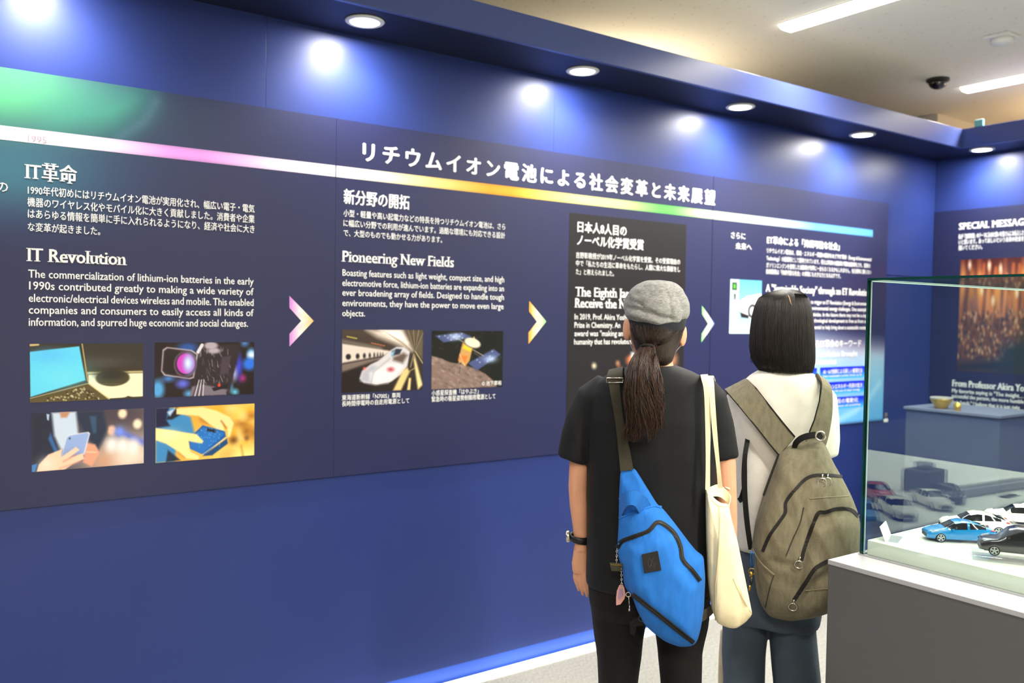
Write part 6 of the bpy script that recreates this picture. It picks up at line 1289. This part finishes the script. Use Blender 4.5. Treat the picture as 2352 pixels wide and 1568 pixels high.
for k in range(14):
    u0 = R2.uniform(1722, 1730); pts = [B.P(u0+R2.uniform(0, 3), 740+12*i-2*k, -0.02) if False else B.P(u0+4-0.6*i+R2.uniform(-1, 1), 735+14*i, -0.03) for i in range(8)]; cur.append(pts)
strands('hair_strands', cur, 0.0009, M_hair2, pb)
x, z = B.at(1814, 690, -.075); q = MB(); P = []
for (u, v) in ((1810, 677), (1813, 684), (1815, 692), (1818, 701)):
    y = -.07
    for _ in range(4): xx, z_ = B.at(u, v, y); y = back(HB, xx, z_, 0.0030)
    P.append(B.W(xx, y, z_))
q.tube(P, [0.0008, 0.0022, 0.0020, 0.0008], 8, flat=0.5); q.build('hair_parting', M_scalp, pb, True)
# ---------------------------------------------------------------- olive backpack
bp = thing('backpack', 'grey olive canvas backpack with ring zip pulls on the white shirted person', 'backpack', B.P(1850, 1240, -.22))
OB = [(1793, 1038), (1812, 1024), (1831, 1016), (1870, 1007), (1890, 1012), (1900, 1028), (1913, 1060), (1933, 1094), (1957, 1141), (1972, 1180), (1978, 1215), (1977, 1250), (1970, 1300), (1955, 1350), (1935, 1390), (1900, 1407), (1869, 1417), (1815, 1424), (1768, 1414), (1751, 1393), (1738, 1360), (1731, 1303), (1726, 1257), (1735, 1195), (1751, 1141), (1770, 1090), (1786, 1048)]
BP = Pouch(B, OB, (1852, 1235), -.150, .100, .02, 3.0, [([(1858, 1190), (1880, 1172), (1925, 1162), (1955, 1166), (1976, 1190), (1972, 1290), (1905, 1290), (1870, 1312), (1830, 1370), (1846, 1260)], .022, .035), ([(1830, 1372), (1870, 1308), (1908, 1284), (1962, 1290), (1940, 1388), (1870, 1414), (1822, 1418)], .022, .04), ([(1800, 1175), (1806, 1150), (1856, 1092), (1936, 1090), (1962, 1150), (1856, 1180), (1840, 1280), (1760, 1266)], .006, .02)], 0.0095, 15)
BP.mesh('pack_body', M_olive, bp, 36)
zz1, _ = BP.band('zipper', [(1751.5, 1266), (1768, 1229), (1795, 1191), (1804, 1175), (1806, 1151), (1829, 1121), (1856, 1096), (1890, 1090), (1934, 1094)], .0095, M_zip, bp)
zz2, _ = BP.band('zipper', [(1841, 1286), (1849, 1255), (1866, 1208), (1879.5, 1178), (1896, 1176), (1923, 1168), (1953, 1170), (1972, 1186)], .0105, M_zip, bp)
zz3, _ = BP.band('zipper', [(1824, 1377), (1849, 1340), (1869, 1309), (1886, 1296), (1908, 1287), (1950, 1282)], .012, M_zip, bp)
BP.band('seam_piping', [(1727, 1259), (1748, 1293), (1778, 1320)], .004, M_oliveL, bp); BP.band('seam_piping', [(1778, 1320), (1768, 1350), (1758, 1395)], .002, M_oliveweb, bp); BP.band('seam_piping', [(1846, 1165), (1838, 1200), (1820, 1240), (1806, 1275)], .003, M_oliveweb, bp)
BP.band('seam_piping', [(1860, 1144), (1900, 1141), (1950, 1138)], .003, M_oliveL, bp); BP.band('seam_piping', [(1850, 1356), (1890, 1352), (1950, 1348)], .002, M_oliveL, bp); BP.band('edge_binding', [(1788, 1046), (1772, 1088), (1754, 1138)], .005, M_web, bp, 0.0, 0.003)
def pull(z, u, v, u2, v2):
    q = MB(); a = BP.pt(u, v, .004); c = BP.pt(u2, v2, .005); q.tube([a, a*0.4+c*0.6], [.0028, .0022], 8); q.build('zip_slider', M_steel, z, True)
    q = MB(); q.ring(BP.pt(u2, v2+3, .006), B.F+np.array((0, 0, .2)), 0.0112, 0.0019, 22, 7); q.build('pull_ring', M_steel, z, True)
pull(zz1, 1889, 1088, 1888, 1103); pull(zz1, 1901, 1088, 1900, 1102); pull(zz2, 1838, 1277, 1835, 1292); pull(zz3, 1824, 1376, 1821, 1389)
ribbon('shoulder_strap', [B.P(1700, 1160, -.02), B.P(1690, 1110, .07), B.P(1700, 1040, .130), B.P(1682, 960, .132), B.P(1672, 925, .10), B.P(1668, 905, .03), B.P(1668, 898, -.05), B.P(1694, 927, -.118), B.P(1736, 978, -.135), B.P(1768, 1019, -.142), B.P(1790, 1044, -.150)], [B.P(1704, 1130, -.02), B.P(1712, 1090, .09), B.P(1736, 1030, .140), B.P(1722, 950, .136), B.P(1712, 905, .10), B.P(1710, 880, .03), B.P(1716, 873, -.05), B.P(1736, 892, -.112), B.P(1768, 933, -.134), B.P(1799, 972, -.142), B.P(1826, 1004, -.152)], .011, M_olive, bp)
ribbon('shoulder_strap', [B.P(1884, 1130, -.02), B.P(1876, 1090, .09), B.P(1852, 1030, .140), B.P(1862, 950, .136), B.P(1868, 885, .10), B.P(1872, 866, .03), B.P(1875, 860, -.04), B.P(1886, 882, -.100), B.P(1882, 921, -.122), B.P(1870, 965, -.135), B.P(1859, 992, -.145), B.P(1850, 1012, -.155)], [B.P(1888, 1160, -.02), B.P(1896, 1110, .07), B.P(1888, 1040, .130), B.P(1898, 960, .132), B.P(1902, 900, .10), B.P(1898, 880, .03), B.P(1896, 876, -.04), B.P(1909, 896, -.098), B.P(1911, 943, -.118), B.P(1906, 984, -.132), B.P(1900, 1012, -.145), B.P(1894, 1030, -.155)], .011, M_olive, bp)
for pts in ([(1712, 905, .10), (1710, 880, .03), (1716, 872, -.05), (1736, 891, -.117), (1768, 932, -.140), (1799, 971, -.148), (1826, 1003, -.158)], [(1668, 898, -.05), (1694, 928, -.124), (1736, 979, -.141), (1768, 1020, -.148), (1789, 1045, -.156)], [(1875, 859, -.04), (1886, 882, -.106), (1882, 921, -.128), (1870, 965, -.141), (1859, 992, -.151)]):
    q = MB(); q.tube([B.P(*p) for p in pts], 0.0022, 6); q.build('strap_edging', M_web, bp, True)
ribbon('grab_handle', [B.P(1819, 1026, -.172), B.P(1824, 1012, -.186), B.P(1838, 1000, -.196), B.P(1860, 993, -.200), B.P(1882, 992, -.196), B.P(1890, 1002, -.180)], [B.P(1830, 1030, -.176), B.P(1834, 1020, -.192), B.P(1845, 1012, -.203), B.P(1862, 1007, -.208), B.P(1880, 1006, -.203), B.P(1882, 1012, -.184)], .004, M_web, bp)
q = MB(); q.ring(B.P(1884, 1001, -.206), B.F, 0.0125, 0.003, 26, 8); q.build('grommet', M_steel, bp, True)
ribbon('side_webbing', [B.P(1716, 985, -.06), B.P(1706, 1045, -.134), B.P(1703, 1090, -.138), B.P(1705, 1141, -.140), B.P(1710, 1200, -.142), B.P(1719, 1262, -.150)], [B.P(1728, 985, -.06), B.P(1717, 1040, -.134), B.P(1716, 1090, -.139), B.P(1717, 1141, -.142), B.P(1722, 1200, -.144), B.P(1730, 1262, -.152)], .003, M_web, bp)
ribbon('side_webbing', [B.P(1704, 1120, -.132), B.P(1698, 1140, -.126), B.P(1694, 1144, -.10)], [B.P(1712, 1126, -.133), B.P(1706, 1150, -.127), B.P(1700, 1154, -.10)], .003, M_web, bp)
kk = thing('carabiner', 'blue carabiner with brass charms at the left side of the backpack', 'carabiner', B.P(1728, 1290, -.19))
q = MB(); pts = [B.P(u, v, -.195) for u, v in ((1727, 1266), (1731, 1272), (1732, 1290), (1730, 1303), (1726, 1303), (1724, 1290), (1724, 1272), (1727, 1266))]; q.tube(pts, 0.0018, 7); q.build('snap_ring', mat('blue_anodised', (40, 110, 190), 0.3, metal=0.6), kk, True)
q = MB(); q.ring(B.P(1727, 1312, -.195), B.F, 0.009, 0.0011, 18, 6); q.build('key_ring', M_brass, kk, True)
q = MB(); ball(q, B.P(1725, 1318, -.195), (.006, .006, .008), 10); q.build('brass_bead', M_brass, kk, True); q = MB(); ball(q, B.P(1725, 1336, -.195), (.005, .005, .009), 10); q.build('dark_bead', M_rubber, kk, True)
q = MB(); ball(q, B.P(1722, 1350, -.195), (.005, .004, .009), 10); q.tube([B.P(1727, 1322, -.195), B.P(1723, 1346, -.195)], 0.0009, 6); q.build('brass_pendant', M_brass, kk, True)
# beige cloth bag held in front
cb = thing('cloth_bag', 'beige cloth bag held in front, its edge showing left of the slate trousers', 'bag', B.P(1720, 1560, .24))
BO = [(1655, 1444), (1690, 1436), (1738, 1436), (1742, 1520), (1744, 1640), (1736, 1668), (1700, 1674), (1664, 1668), (1650, 1640), (1649, 1560), (1651, 1500)]
CB = Pouch(B, BO, (1695, 1555), .20, .035, .035, 3.2, (), 0.003, 30); CB.mesh('bag_body', M_beige, cb, 16)
for du in (0, 6): ribbon('handle', [B.P(1680+du*4, 1445, .20+du*.004), B.P(1715+du, 1340, .235+du*.003), B.P(1760+du, 1235, .25+du*.003)], [B.P(1690+du*4, 1445, .20+du*.004), B.P(1723+du, 1342, .235+du*.003), B.P(1766+du, 1239, .25+du*.003)], .003, M_beige, cb)
